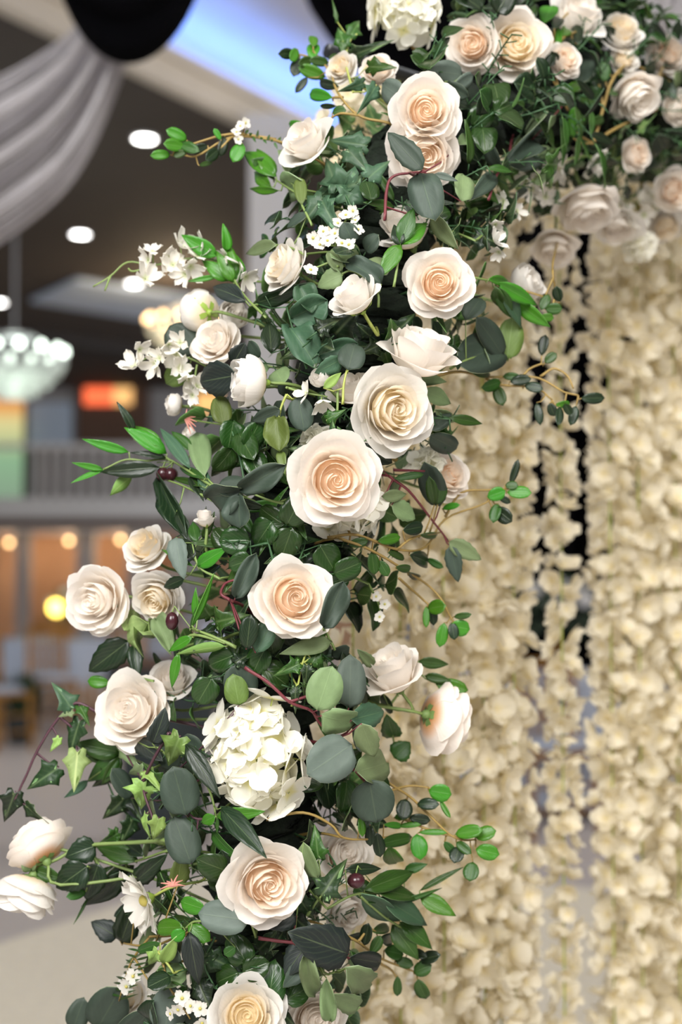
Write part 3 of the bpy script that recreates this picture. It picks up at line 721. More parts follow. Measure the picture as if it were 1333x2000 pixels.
ROSES = {'open0': make_rose('open', 1, ROSE, ROSEC), 'open1': make_rose('open', 2, ROSE, ROSEC), 'open2': make_rose('open', 5, ROSE, ROSE), 'open3': make_rose('open', 7, ROSE, ROSEY),
         'cup0': make_rose('cup', 3, ROSE, ROSE), 'cup1': make_rose('cup', 4, ROSEW, ROSE), 'full0': make_rose('full', 6, ROSE, ROSEC), 'full1': make_rose('full', 8, ROSEW, ROSEY),
         'back0': make_rose('back', 12, ROSEA, ROSE), 'back2': make_rose('back', 16, ROSEW, ROSEW), 'back1': make_rose('back', 14, ROSEA, ROSE), 'globe0': make_rose('globe', 9, ROSEW, ROSEW), 'globe1': make_rose('globe', 10, ROSEW, ROSEW)}
def faced(fx, fy, fz, roll=0):
    """matrix whose +Z looks (right, up, towards the camera)"""
    z = (AR * fx + AU * fy - AF * fz).normalized(); x = AU.cross(z)
    if x.length < .05: x = AR.copy()
    x.normalize(); y = z.cross(x)
    return Matrix((x, y, z)).transposed().to_4x4() @ Matrix.Rotation(roll, 4, 'Z')
def rose(kind, x, y, dia, face, label, dz=0, name='rose', cat='rose', cal='dull', stem=STEMG, squash=1., up=.45, group=None, d=None):
    dep = (D(x, y) if d is None else d) + dz; R = dia / 2 / FPX * dep * (.9 if kind[:4] == 'open' else 1)
    M = faced(*face, roll=rnd.uniform(0, 6)); ax = Vector(M.col[2][:3])
    c = P(x, y, dep) - ax * (R * up)                        # calyx position
    t = thing(name, label, cat, c, group); t.rotation_euler = M.to_euler(); t.scale = (R, R, R * squash)
    BLOOMS.append((c + ax * (R * .45), R))
    for n_, m_ in ROSES[kind]: obj(n_, m_, t)
    obj('calyx', CAL[cal], t)
    W = Matrix.Translation(c) @ M @ Matrix.Diagonal((R, R, R * squash, 1)); Wi = W.inverted()
    a = axw(x, y); pts = spline([c - ax * R * .12, c - ax * (R * .12 + .03), (c - ax * .05).lerp(a, .5), a], 4)
    mb = MB(); mb.tube(pts, .0019, .0019, k=6); mb.v = [tuple(Wi @ Vector(v)) for v in mb.v]
    obj('stem', mb.mesh('stem', stem, True), t)
    return t

def wprof(t): return .2 + .8 * sin(pi / 2 * t / .62) if t < .62 else sqrt(max(0, 1 - ((t - .62) / .385) ** 2))
def floret_mesh(name, m, n=4, wd=.5, cup=.25, seed=0, tip=0., whorls=1, nu=4, nv=4):
    """n rounded petals about +Z, radius 1"""
    r_ = random.Random(seed); parts = []
    for w_ in range(whorls):
        for k in range(n):
            a = 2 * pi * k / n + w_ * pi / n + r_.uniform(-.15, .15); v = []; uv = []; f = []; cu = cup * r_.uniform(.4, 1.6) + .3 * w_; sc_ = (1 - .2 * w_) * r_.uniform(.88, 1.08); tw = r_.uniform(-.12, .12)
            for j in range(nv + 1):
                t = 1 - (1 - j / nv) ** 1.5; w = wd * wprof(t) * sc_ + .01
                for i in range(nu + 1):
                    u = -1 + 2 * i / nu; rr = (.04 + .96 * t * (1 - .1 * u * u * t) + tip * t ** 6 * (1 - abs(u))) * sc_
                    z = cu * (t ** 1.6) * .6 + .16 * u * u * w * 2 * cu + tw * u * w * t + w_ * .12
                    y = u * w; v.append((rr * cos(a) - y * sin(a), rr * sin(a) + y * cos(a), z)); uv.append((.5 + .5 * u, t))
            for j in range(nv):
                for i in range(nu): q = j * (nu + 1) + i; f.append([q, q + 1, q + nu + 2, q + nu + 1])
            parts.append((v, f, uv))
    v, f, u = join(parts); return mesh(name, v, f, m, None, u)
HF = [floret_mesh('hydrangea_floret', HYD, 4, .44, .25, s, nu=6, nv=6) for s in range(4)]
GF = [floret_mesh('garland_blossom', GAR, 4, .46, .65, 20 + s, whorls=2, nu=2, nv=4) for s in range(6)]
WF = [floret_mesh('wax_floret', WHT, 5, .4, .2, 40 + s) for s in range(3)]
OF = [floret_mesh('orchid_floret', WHT, 5, .36, .8 + .35 * s, 50 + s, tip=.1) for s in range(3)]
EYEM = MB().ball((0, 0, .05), .17, .17, .12, k=8, m=4).mesh('flower_eye', EYEY, True)
def head(x, y, dia, n, label, dz=0, face=(0, 0, 1), fr=.024, seed=1, squash=.8, d=None, elong=(1, 1)):
    """hydrangea head: n florets over a dome"""
    dep = (D(x, y) if d is None else d) + dz; R = dia / 2 / FPX * dep; M = faced(*face); ax = Vector(M.col[2][:3])
    c = P(x, y, dep) ; t = thing('hydrangea', label, 'flower', c); r_ = random.Random(seed); rr = max(.01, R - fr * .8)
    mb = MB(); BLOOMS.append((c, R))
    for i in range(n):
        z = 1 - 1.25 * (i + .5) / n; q = sqrt(max(0, 1 - z * z)); a = i * 2.39996 + r_.uniform(-.2, .2)
        dl = Vector((q * cos(a) * elong[0], q * sin(a) * elong[1], z * squash)); dw = (M.to_3x3() @ dl); p = dw * rr * r_.uniform(.72, 1.14)
        nr = (dw.normalized() + Vector((r_.uniform(-1, 1), r_.uniform(-1, 1), r_.uniform(-1, 1))) * .45).normalized()
        F = nr.to_track_quat('Z', 'Y').to_matrix().to_4x4() @ Matrix.Rotation(r_.uniform(0, 6), 4, 'Z')
        o = obj('floret', HF[r_.randrange(4)], t, mat=Matrix.Translation(p) @ F @ Matrix.Scale(fr * r_.uniform(.85, 1.15), 4))
        mb.tube([-ax * rr * .5, p], .0009, k=4)
    obj('flower_stalks', mb.mesh('flower_stalks', STEMY, True), t)
    a = axw(x, y) - c; obj('stem', MB().tube(spline([-ax * rr * .45, -ax * rr * .9 - ax * .02, a], 4), .003, k=6).mesh('stem', STEMT, True), t)
    return t
def flowers(name, label, cat, kind, spots, stems, smat, eye=False, dz=0, sr=.001, leaves=(), group=None):
    """small flowers on a branching stem; spots: (x, y, dia px, (face))"""
    at = stems[0][0]; org = P(at[0], at[1], D(at[0], at[1]) + dz); t = thing(name, label, cat, org, group); ms = WF if kind == 'wax' else OF
    mb = MB(); ends = []
    for s in stems:
        pts = spline([P(q[0], q[1], D(q[0], q[1]) + dz + (q[2] if len(q) > 2 else .004)) for q in s], 5); ends += pts; mb.tube([p - org for p in pts], sr * 1.5, sr, k=5)
    for i, s in enumerate(spots):
        x, y, dia = s[:3]; face = s[3] if len(s) > 3 else (rnd.uniform(-1, 1), rnd.uniform(-.8, .7), .6) if kind == 'orchid' else (rnd.uniform(-.6, .6), rnd.uniform(-.3, .6), .8)
        p = P(x, y, D(x, y) + dz - .006); M = faced(*face, roll=rnd.uniform(0, 6)); r = dia / 2 / FPX * D(x, y) * (1.25 if kind == 'orchid' else 1)
        o = obj('flower', ms[i % 3], t, mat=Matrix.Translation(p - org) @ M @ Matrix.Scale(r, 4))
        if eye: obj('flower_eye', EYEM, o)
        q = min(ends, key=lambda e: (e - p).length)
        mb.tube([q - org, p - org], sr, sr * .8, k=4)
    a = axw(*at) - org; mb.tube(spline([a, a * .4 + Vector((0, .01, .005)), Vector()], 4), sr * 1.6, sr * 1.5, k=5)
    obj('stem', mb.mesh('stem', smat, True), t)
    for l in leaves:
        sh, co, bx, by, tx, ty, wd = l[:7]; p0 = P(bx, by, D(bx, by) + dz); p1 = P(tx, ty, D(tx, ty) + dz - .004)
        leaf_at(t, sh, co, p0, p1, wd / FPX * D(bx, by), radians(rnd.uniform(-20, 20)))
    return t

# ------------------------------------------------------------------ roses
rose('open0', 655, 935, 182, (.12, -.12, 1), 'largest cream rose with peach heart in front of a hydrangea head', -.03)
rose('open1', 575, 1168, 166, (.22, .12, .95), 'cream rose with a grey leaf lying across its side', -.02, squash=.9)
rose('full1', 765, 800, 172, (.42, -.08, .9), 'white ruffled rose above the largest peach hearted rose', -.02)
rose('open0', 858, 553, 134, (.02, -.05, 1), 'cream rose with swirled peach heart above a side-on cream rose', -.01)
rose('cup0', 822, 682, 138, (.3, .85, .38), 'cream rose seen from the side opening upwards with flared petals', .0, up=.75)
rose('open0', 832, 218, 138, (.03, -.12, 1), 'cream rose with peach heart stacked above another rose', -.03)
rose('full0', 828, 302, 146, (.12, -.4, .9), 'cream rose with yellowish heart below the stacked rose, crossed by a grey leaf', .02)
rose('open3', 1005, 88, 146, (.12, -.1, 1), 'large cream rose at the arch top overlapping a smaller rose', -.02)
rose('full0', 925, 88, 112, (-.3, -.15, .93), 'smaller peach cream rose tucked behind the large top rose', .02)
rose('cup1', 603, 285, 98, (-.55, .5, .65), 'white rose at the arch shoulder above teal ivy leaves', 0)
rose('full1', 552, 517, 112, (-.8, .35, .5), 'cream rose in profile beside a cluster of wax flowers', 0, up=.6)
rose('cup1', 796, 455, 100, (-.35, .75, .5), 'pale rose half hidden behind a bright green leaf trio', .05, squash=1.2, up=.6)
rose('open2', 422, 668, 104, (-.45, .35, .85), 'small cream rose above a blackish green leaf', -.01)
rose('globe0', 492, 745, 98, (-.8, .05, .25), 'white ranunculus turned away showing its lime green sepals', -.01, name='ranunculus', cat='flower', cal='green', up=.55)
rose('globe1', 398, 610, 82, (-.5, .1, -.5), 'white ranunculus seen from behind with green sepals below the orchid spray', .01, name='ranunculus', cat='flower', cal='green', up=.4)
rose('globe0', 452, 618, 60, (.3, .25, .6), 'white ranunculus behind the small cream rose', .03, name='ranunculus', cat='flower', cal='green')
rose('cup1', 694, 585, 92, (-.5, .72, .45), 'small white rose tilted up on a bright green stalk', -.02, cal='green', stem=STEMY, up=.55)
rose('cup0', 690, 768, 78, (-.2, .7, .5), 'cream rose bud peeking out behind the white ruffled rose', .04)
rose('full0', 872, 930, 100, (.4, .25, .7), 'peach rose half hidden behind a dark eucalyptus leaf near the flower wall', .06)
rose('full1', 287, 1070, 100, (-.45, .55, .75), 'cream rose standing above a yellowish white rose', -.01)
rose('open2', 192, 1172, 146, (-.4, -.05, .92), 'cream rose leaning far out from the arch beside sage leaves', 0)
rose('full1', 308, 1168, 110, (-.25, -.35, .8), 'yellowish white rose hanging above a dark olive', .03)
rose('cup0', 768, 1315, 112, (-.35, .8, .4), 'cream rose seen from the side beside the eucalyptus cluster', 0, squash=1.15, up=.65)
rose('back0', 862, 1402, 124, (.72, -.2, -.35), 'white rose turned away showing its apricot base against the flower wall', .01, up=.5)
rose('open2', 259, 1390, 164, (-.3, .3, .92), 'cream rose above pale ivy and beside a purple ivy stem', -.02)
rose('cup1', 335, 1335, 84, (.0, .6, .5), 'pale rose partly hidden behind the cream rose over the ivy', .09)
rose('back1', 76, 1657, 116, (-.45, .55, -.35), 'white rose with apricot base on a long stalk above another white rose', .0, up=.5)
rose('back2', 54, 1742, 122, (-.25, -.85, .25), 'white rose nodding downwards at the end of a long stalk', -.01, up=.5)
rose('full0', 520, 1722, 170, (.3, -.02, .95), 'big cream rose beside a grey eucalyptus leaf low on the arch', -.03)
rose('full1', 482, 1985, 156, (.1, .35, .9), 'cream rose among glossy leaves at the lower end of the arch', -.01)
rose('cup0', 612, 1990, 110, (.3, .2, .8), 'pale rose tucked beside the narrow sage leaves', .05)
rose('cup0', 668, 1672, 96, (.3, .3, .6), 'pale rose glimpsed behind the dark ivy leaf', .09)
rose('cup1', 672, 1775, 84, (.4, -.2, .6), 'pale rose glimpsed behind the lance leaves low on the arch', .1)
rose('full1', 255, 1945, 80, (-.5, .2, .6), 'pale rose glimpsed behind the wax flower sprig', .07)
rose('cup1', 402, 1016, 38, (-.1, .95, .2), 'tiny white rose bud beside a folded grey eucalyptus leaf', -.01, cal='green', name='rose_bud', squash=1.3, up=.7)
rose('globe1', 345, 792, 44, (-.8, .1, .3), 'tiny white ranunculus bud above the olive branch', .02, name='ranunculus', cat='flower', cal='green')
rose('globe0', 372, 852, 34, (-.6, .3, .5), 'tiny white bud between the olive leaves and the round leaf', .03, name='ranunculus', cat='flower', cal='green')
rose('globe1', 628, 740, 40, (-.4, .4, .6), 'small white bud beside the lime green leaf', .0, name='ranunculus', cat='flower', cal='green')
rose('globe0', 1022, 558, 74, (.6, .3, .5), 'white ranunculus behind the fan of green leaves near the flower wall', .06, name='ranunculus', cat='flower', cal='green')
# the arch top running back to the right
for kd, x, y, dia, fc, lb, dz in (
    ('full0', 1102, 118, 74, (.4, .1, .85), 'small peach rose right behind the large top rose', .0),
    ('cup1', 1122, 42, 100, (.3, .6, .7), 'pale rose at the very top behind the oval leaf twig', .03),
    ('full1', 1212, 64, 90, (.2, .4, .8), 'ivory rose at the top beside the black swag', .0),
    ('cup0', 1238, 182, 96, (.3, -.6, .5), 'cream rose nodding under the top ivory rose', -.01),
    ('full1', 1218, 118, 60, (.2, .2, .9), 'small ivory rose between two larger ones at the arch top', .02),
    ('full0', 1302, 108, 86, (.3, .2, .9), 'cream rose behind the dark oval leaves at the arch top', .0),
    ('open2', 1322, 212, 78, (.5, 0, .8), 'peach rose past the tan twigs on the far arch top', .0),
    ('full0', 1242, 302, 72, (.55, -.1, .8), 'peach rose below the tan twigs on the far arch top', .0),
    ('cup0', 1145, 392, 118, (.2, -.85, .35), 'large cream rose hanging upside down under the arch top', -.01),
    ('full0', 1316, 372, 88, (.3, -.4, .8), 'peach rose on the underside of the far arch top', .0),
    ('cup1', 1205, 432, 84, (.0, -.8, .5), 'pale rose hanging under the arch top near the flower wall', .03),
    ('full1', 1300, 440, 78, (.1, -.7, .6), 'ivory rose hanging lowest on the underside of the arch top', .03),
    ('cup0', 1085, 478, 82, (-.1, -.8, .5), 'pale rose hanging at the head of the flower strands', .06),
    ('full1', 668, 132, 66, (-.5, .2, .8), 'small blurred cream rose among the top left twigs', .05),
    ('full0', 738, 138, 74, (-.1, .4, .85), 'cream rose behind the top left ivy leaves', .06)):
    rose(kd, x, y, dia, fc, lb, dz - .03)

# ------------------------------------------------------------------ hydrangeas
head(500, 1474, 282, 35, 'big white hydrangea head in the lower half of the arch', .02, (-.1, .05, 1), .030, 3, elong=(.86, 1.08))
head(682, 985, 178, 26, 'white hydrangea head peeking out around the largest rose', .05, (.25, -.35, .9), .024, 5)
head(792, 20, 186, 28, 'white hydrangea head at the very top of the arch leg', .0, (-.1, .35, .9), .026, 7)
head(622, 866, 90, 14, 'small white hydrangea cluster behind the dark edged leaf', .04, (-.4, .5, .7), .017, 9)
head(1250, 478, 84, 16, 'small white hydrangea cluster hanging under the arch top', .0, (.0, -.7, .7), .02, 11)
head(830, 905, 70, 12, 'small white hydrangea cluster beside the peach rose', .07, (.3, .2, .9), .018, 13)

# ------------------------------------------------------------------ small flowers
flowers('orchid_spray', 'white orchid spray reaching out over the dark hall on a green tip', 'flower', 'orchid',
        [(290, 508, 44), (284, 545, 48), (325, 505, 46), (338, 518, 44), (352, 480, 46), (372, 520, 46), (385, 500, 40), (362, 536, 40), (396, 478, 44), (440, 500, 40), (468, 518, 48), (480, 540, 44), (298, 490, 34)],
        [[(470, 545), (430, 512), (370, 505), (300, 518), (250, 512), (215, 540), (182, 560)], [(215, 540), (205, 568)], [(300, 518), (262, 530), (250, 524)]], STEMG)
flowers('orchid_spray', 'white orchid spray in front of the round grey leaf', 'flower', 'orchid',
        [(272, 683, 42), (262, 718, 46), (305, 712, 44), (312, 700, 40), (345, 690, 46), (352, 670, 40), (352, 718, 44), (368, 738, 44), (385, 755, 40), (376, 772, 36), (330, 672, 34)],
        [[(420, 725), (370, 700), (310, 692), (275, 705)], [(385, 712), (380, 745)], [(310, 692), (285, 682)]], STEMG)
flowers('orchid_spray', 'white orchid spray hanging under the folded grey leaf at the arch top', 'flower', 'orchid',
        [(1085, 305, 40), (1098, 330, 42), (1100, 312, 34), (1048, 345, 42), (1040, 368, 42), (1058, 362, 40), (1066, 385, 36), (1030, 350, 34), (1158, 310, 42), (1162, 326, 36)],
        [[(1010, 370), (1045, 350), (1090, 318), (1150, 305), (1200, 320), (1235, 338)]], STEMG, dz=.0)
flowers('orchid_spray', 'few white orchid blooms beside the green fan above the flower wall', 'flower', 'orchid',
        [(968, 438, 34), (965, 472, 40), (984, 392, 34), (1010, 412, 34), (975, 492, 30)], [[(930, 470), (955, 450), (975, 440)], [(945, 455), (970, 485)]], STEMG, dz=.02)
flowers('orchid_spray', 'white orchid blooms hanging beneath the far arch top', 'flower', 'orchid',
        [(1215, 405, 38), (1248, 395, 40), (1258, 420, 38), (1272, 382, 42), (1285, 405, 36), (1230, 440, 36)], [[(1200, 380), (1240, 395), (1280, 400)]], STEMG, dz=-.01)
flowers('orchid_spray', 'white half open orchid bloom in front of the lime green leaf', 'flower', 'orchid',
        [(600, 768, 42, (-.8, .3, .4)), (628, 782, 40, (.2, -.8, .4))], [[(560, 757), (590, 766), (640, 775)]], STEMG)
flowers('wax_flower', 'cluster of tiny white wax flowers beside the profile rose', 'flower', 'wax',
        [(612, 465, 34), (625, 478, 32), (640, 470, 32), (655, 456, 32), (668, 475, 36), (682, 478, 34), (660, 436, 32), (676, 420, 32), (690, 412, 28), (700, 448, 30), (607, 527, 34), (632, 452, 28), (695, 430, 26)],
        [[(660, 520), (655, 480), (670, 440), (690, 412)], [(655, 480), (620, 475)], [(655, 490), (690, 465)], [(650, 510), (612, 525)]], STEMG, True)
flowers('wax_flower', 'wax flower sprig with needle leaves hanging below the daisy', 'flower', 'wax',
        [(260, 1907, 38, (.2, .1, 1)), (247, 1927, 38, (-.1, -.2, 1)), (300, 1930, 34, (.4, -.3, .8))],
        [[(292, 1830), (262, 1870), (245, 1910), (233, 1955)], [(262, 1870), (290, 1915)]], STEMT, True,
        leaves=[('lance', 'green', 270 - i * 2.4 + 4, 1858 + i * 5.5, 270 - i * 2.4 + (26 if i % 2 else -26) + 4, 1858 + i * 5.5 - 6, 5) for i in range(18)])
flowers('wax_flower', 'wax flower sprig in front of the blue grey round leaf at the lower end', 'flower', 'wax',
        [(356, 1950, 40, (0, .1, 1)), (348, 1972, 36, (-.3, -.4, .8)), (391, 1970, 36, (.2, 0, 1)), (333, 1980, 32, (-.7, -.1, .6)), (372, 1965, 32, (.5, .3, .7)), (395, 1998, 34, (.2, -.4, .9))],
        [[(318, 1880), (330, 1925), (352, 1960), (372, 1990)], [(340, 1940), (385, 1968)]], STEMT, True,
        leaves=[('lance', 'green', 322 + i * 4, 1890 + i * 9, 322 + i * 4 + (24 if i % 2 else -22), 1890 + i * 9 + 8, 5) for i in range(9)])
flowers('wax_flower', 'tiny white wax flowers on the twig reaching over the dark ceiling', 'flower', 'wax',
        [(462, 258, 24), (470, 246, 24), (480, 240, 24), (466, 272, 22), (490, 395, 0.1)][:4], [[(540, 275), (500, 268), (470, 258)]], STEMT, True,
        leaves=[('lance', 'green', 480 + i * 7, 262 + i * 2, 480 + i * 7 + 6, 250 + i * 2 - (i % 2) * 4 + (i % 3) * 12, 6) for i in range(10)])
flowers('wax_flower', 'tiny white wax flowers glimpsed below the hydrangea near the tan twig', 'flower', 'wax',
        [(735, 1165, 26), (752, 1180, 26), (742, 1205, 26)], [[(720, 1140), (740, 1180), (745, 1215)]], STEMG, True, dz=.05)

# daisy
def daisy(x, y, dia, face, label):
    dep = D(x, y) - .02; R = dia / 2 / FPX * dep; M = faced(*face); ax = Vector(M.col[2][:3]); c = P(x, y, dep)
    t = thing('daisy', label, 'flower', c); t.rotation_euler = M.to_euler(); t.scale = (R, R, R)
    for k in range(15):
        a = 2 * pi * k / 15; L = rnd.uniform(.8, 1.12); el = rnd.uniform(-.1, .5); v = []; f = []; uv = []
        for j in range(6):
            s = j / 5
            for i in range(5):
                u = -1 + i / 2; wd = .3 * (sin(pi * (.1 + .62 * s)) ** .8); notch = .09 * (1 if i % 2 else -1) * s ** 6
                r = (.1 + s * (1 - .06 * u * u)) * L + notch; z = el * s * s + .08 * u * u * s; v.append((r * cos(a) - u * wd * sin(a), r * sin(a) + u * wd * cos(a), z)); uv.append((.5 + u * .5, s))
        for j in range(5):
            for i in range(4): q = j * 5 + i; f.append([q, q + 1, q + 6, q + 5])
        obj('petal', mesh('daisy_petal', v, f, WHT, None, uv), t)
    obj('flower_eye', MB().ball((0, 0, .06), .2, .2, .16, k=12, m=6).mesh('flower_eye', EYEY, True), t)
    obj('calyx', MB().lathe([(.04, -.35), (.16, -.25), (.28, -.05), (.2, .02)], k=10).mesh('calyx', CALYX, True), t)
    W = (Matrix.Translation(c) @ M @ Matrix.Scale(R, 4)).inverted()
    mb = MB().tube(spline([c - ax * R * .3, P(330, 1735, dep), P(370, 1725, dep), P(393, 1721, dep + .01), P(416, 1706, dep + .02), P(455, 1722, dep + .03), axw(x, y)], 5), .0016, k=6); mb.v = [tuple(W @ Vector(v)) for v in mb.v]
    obj('stem', mb.mesh('stem', STEMY, True), t)
daisy(284, 1758, 118, (-.75, -.25, .45), 'white fringed daisy turned sideways on a yellow green stalk')
# pink fern tips
for x, y, a, lb in ((432, 1733, .3, 'small pink fern tip touching the big low cream rose'), (338, 1730, 1.7, 'small pink fern tip behind the daisy stalk'), (362, 818, .2, 'small pink sprig between the white buds above the olive branch')):
    d_ = D(x, y) - .02; o_ = P(x, y, d_); t = thing('fern_tip', lb, 'sprig', o_)
    obj('stem', MB().tube(spline([axw(x, y) - o_, (axw(x, y) - o_) * .5 + Vector((0, .01, .01)), Vector()], 4), .0009, k=4).mesh('stem', STEMG), t)
    for k in range(7):
        b = a + (k - 3) * .42; L = .017 * rnd.uniform(.7, 1.1)
        obj('frond', MB().tube([(0, 0, 0), AR * (L * cos(b) * .5) + AU * (L * sin(b) * .5 - .002), AR * (L * cos(b)) + AU * (L * sin(b) - .006)], .0016, .0004, k=4).mesh('frond', PINK), t)

# ------------------------------------------------------------------ olives (fruit of the olive branches)
def olive(t, x, y, rx, ry, dz=-.01):
    d_ = D(x, y) + dz; s = d_ / FPX; p = P(x, y, d_)
    o = obj('olive_fruit', MB().ball((0, 0, 0), rx * s, rx * s, ry * s, k=12, m=8).mesh('olive_fruit', OLIVE, True), t, p - t.location)
    obj('fruit_stalk', MB().tube([(0, 0, ry * s * .9), (.002, .006, ry * s + .006), t.location - p], .0008, k=4).mesh('fruit_stalk', STEMG), o)

# ------------------------------------------------------------------ foliage traced leaf by leaf
def C(sh, co, cx, cy, ln, ang, w, *r):
    """leaf given by its centre, length, direction of its tip (degrees, 0 = right, 90 = up) and width"""
    a = radians(ang); dx, dy = cos(a) * ln / 2, -sin(a) * ln / 2
    return (sh, co, cx - dx, cy - dy, cx + dx, cy + dy, w) + r
t = sprig('olive_branch', 'olive branch with bright lance leaves and dark fruit reaching into the hall', 'branch',
    [('lance', 'bright', 252, 883, 160, 858, 22), ('lance', 'dark', 312, 913, 193, 922, 36, 0, -.01, -.014), ('lance', 'bright', 202, 917, 142, 905, 15), ('lance', 'bright', 202, 918, 138, 942, 13, 30),
     ('lance', 'bright', 259, 930, 211, 962, 28, 160), ('lance', 'bright', 326, 886, 244, 833, 36), ('lance', 'dark', 262, 842, 236, 786, 20), ('lance', 'bright', 318, 872, 262, 828, 26, 10, .004, .01),
     ('lance', 'teal', 372, 915, 308, 826, 28), ('lance', 'green', 374, 880, 335, 840, 26), ('lance', 'dark', 325, 895, 258, 878, 16), ('lance', 'green', 400, 935, 340, 905, 20), ('lance', 'green', 395, 950, 330, 930, 16)],
    [[(430, 960), (376, 925), (330, 898), (285, 900), (245, 898), (200, 918)], [(340, 903), (300, 880), (262, 858)]], -.005, STEMG)
olive(t, 318, 926, 13, 14); olive(t, 334, 927, 14, 14)
t = sprig('olive_branch', 'olive branch with curling bright leaf and one dark fruit below the yellowish rose', 'branch',
    [('lance', 'bright', 375, 1222, 420, 1122, 17, 40, -.012, -.016), ('lance', 'bright', 440, 1262, 350, 1270, 24, 150), ('lance', 'bright', 376, 1244, 328, 1272, 24, 20), ('lance', 'bright', 385, 1210, 378, 1150, 18, -30),
     ('lance', 'bright', 350, 1275, 332, 1345, 22), ('lance', 'green', 372, 1228, 400, 1160, 14)],
    [[(462, 1264), (420, 1245), (372, 1226)], [(440, 1255), (380, 1240), (352, 1256)]], -.01, STEMG, .0017)
olive(t, 336, 1213, 13, 18)
t = sprig('olive_branch', 'fan of green lance leaves with one dark fruit pointing at the flower wall', 'branch',
    [('lance', 'green', 712, 1738, 824, 1696, 42), ('lance', 'green', 730, 1738, 833, 1748, 38), ('lance', 'teal', 706, 1746, 786, 1806, 50), ('lance', 'teal', 745, 1752, 841, 1808, 50),
     ('lance', 'green', 766, 1806, 819, 1872, 46), ('lance', 'green', 782, 1800, 850, 1846, 40), ('lance', 'bright', 820, 1750, 892, 1788, 38), ('lance', 'green', 820, 1740, 906, 1692, 14), ('lance', 'dark', 675, 1699, 748, 1696, 26),
     ('lance', 'dark', 660, 1745, 612, 1712, 32), ('lance', 'green', 790, 1700, 835, 1688, 22), ('lance', 'green', 760, 1770, 870, 1735, 12)],
    [[(640, 1775), (690, 1748), (740, 1745), (800, 1748), (822, 1750)], [(705, 1752), (750, 1790), (790, 1815)]], -.005)
olive(t, 696, 1720, 18, 15)
sprig('ruscus_spray', 'bright green lance leaf spray standing above the orchid spray', 'branch',
    [('lance', 'bright', 425, 500, 354, 460, 36), ('lance', 'bright', 442, 492, 446, 440, 26, 30), ('lance', 'bright', 456, 552, 424, 488, 28), ('lance', 'bright', 468, 552, 452, 478, 40), ('lance', 'bright', 448, 548, 398, 506, 34),
     ('lance', 'black', 480, 588, 396, 545, 42, 10, -.01, -.014), ('lance', 'bright', 425, 540, 364, 550, 12), ('lance', 'bright', 462, 540, 440, 452, 24)],
    [[(520, 620), (480, 580), (455, 540), (438, 490)]], -.012)
sprig('ruscus_spray', 'bright green leaf trio in front of the half hidden pale rose', 'branch',
    [('lance', 'bright', 783, 478, 742, 540, 36), ('lance', 'bright', 785, 478, 832, 424, 44), ('lance', 'green', 783, 476, 808, 402, 38), ('lance', 'dark', 783, 480, 770, 436, 28)], [[(770, 560), (778, 510), (783, 478)]], -.02)
sprig('ruscus_spray', 'fan of green lance leaves pointing right above the flower wall', 'branch',
    [('lance', 'bright', 972, 552, 1056, 600, 34), ('lance', 'teal', 976, 556, 1032, 640, 32), ('lance', 'bright', 1010, 590, 1074, 640, 34), ('lance', 'green', 968, 560, 978, 612, 28), ('lance', 'green', 972, 560, 1003, 628, 32), ('lance', 'bright', 955, 545, 1000, 552, 22)],
    [[(900, 540), (940, 545), (975, 556), (1012, 592)]], 0)
sprig('ruscus_spray', 'bright green leaves pointing left below the white shoulder rose', 'branch',
    [('lance', 'bright', 540, 345, 470, 285, 40), ('lance', 'bright', 535, 350, 505, 280, 36), ('lance', 'bright', 545, 372, 475, 372, 18), ('lance', 'green', 530, 330, 492, 312, 34), ('lance', 'bright', 530, 365, 484, 330, 28)], [[(600, 390), (560, 365), (530, 345)]], .01)
sprig('ruscus_spray', 'bright green lance leaves beside the cream rose over the ivy', 'branch',
    [('lance', 'green', 238, 1470, 146, 1452, 46), ('lance', 'green', 236, 1474, 168, 1530, 42), ('lance', 'teal', 172, 1524, 128, 1560, 20), ('lance', 'green', 236, 1478, 200, 1535, 30), ('oval', 'bright', 214, 1334, 170, 1330, 26), ('oval', 'bright', 236, 1345, 205, 1352, 20)],
    [[(300, 1500), (260, 1482), (236, 1470)], [(300, 1330), (250, 1322), (210, 1335)]], .02)
sprig('ruscus_spray', 'bright leaf above a dark blue green leaf under the big hydrangea', 'branch',
    [('lance', 'bright', 423, 1595, 516, 1586, 32, 10, -.02, -.03), ('lance', 'dark', 432, 1578, 514, 1662, 44, -10, -.03, -.075), ('lance', 'bright', 421, 1594, 389, 1610, 26), ('lance', 'dark', 363, 1453, 426, 1552, 38, 0, -.02, -.035), ('lance', 'green', 425, 1596, 424, 1630, 8)],
    [[(400, 1520), (415, 1560), (422, 1594)]], -.01)
sprig('olive_branch', 'dark green lance leaves in a bundle below the long rose stalk', 'branch',
    [('lance', 'dark', 252, 1700, 164, 1782, 46), ('lance', 'dark', 262, 1690, 190, 1752, 44), ('lance', 'green', 270, 1680, 182, 1650, 40), ('lance', 'green', 225, 1690, 128, 1742, 14), ('lance', 'dark', 280, 1672, 236, 1640, 30), ('lance', 'green', 172, 1752, 146, 1806, 7), ('lance', 'teal', 262, 1672, 200, 1668, 20)],
    [[(330, 1660), (273, 1680), (225, 1694), (180, 1750)]], .01)
sprig('ivy_vine', 'dark ivy leaves filling the space left of the big dark round leaves', 'ivy',
    [C('ivy', 'ivyd', 225, 1580, 62, 230, 56), C('ivy', 'ivyd', 250, 1625, 58, 250, 52), C('ivy', 'dark', 205, 1520, 60, 210, 54), C('ivy', 'green', 190, 1480, 52, 160, 46), C('ivy', 'dark', 262, 1575, 56, 290, 50), C('ivy', 'green', 215, 1640, 48, 220, 42)],
    [[(320, 1610), (262, 1600), (225, 1560), (200, 1500)]], .03, STEMD)
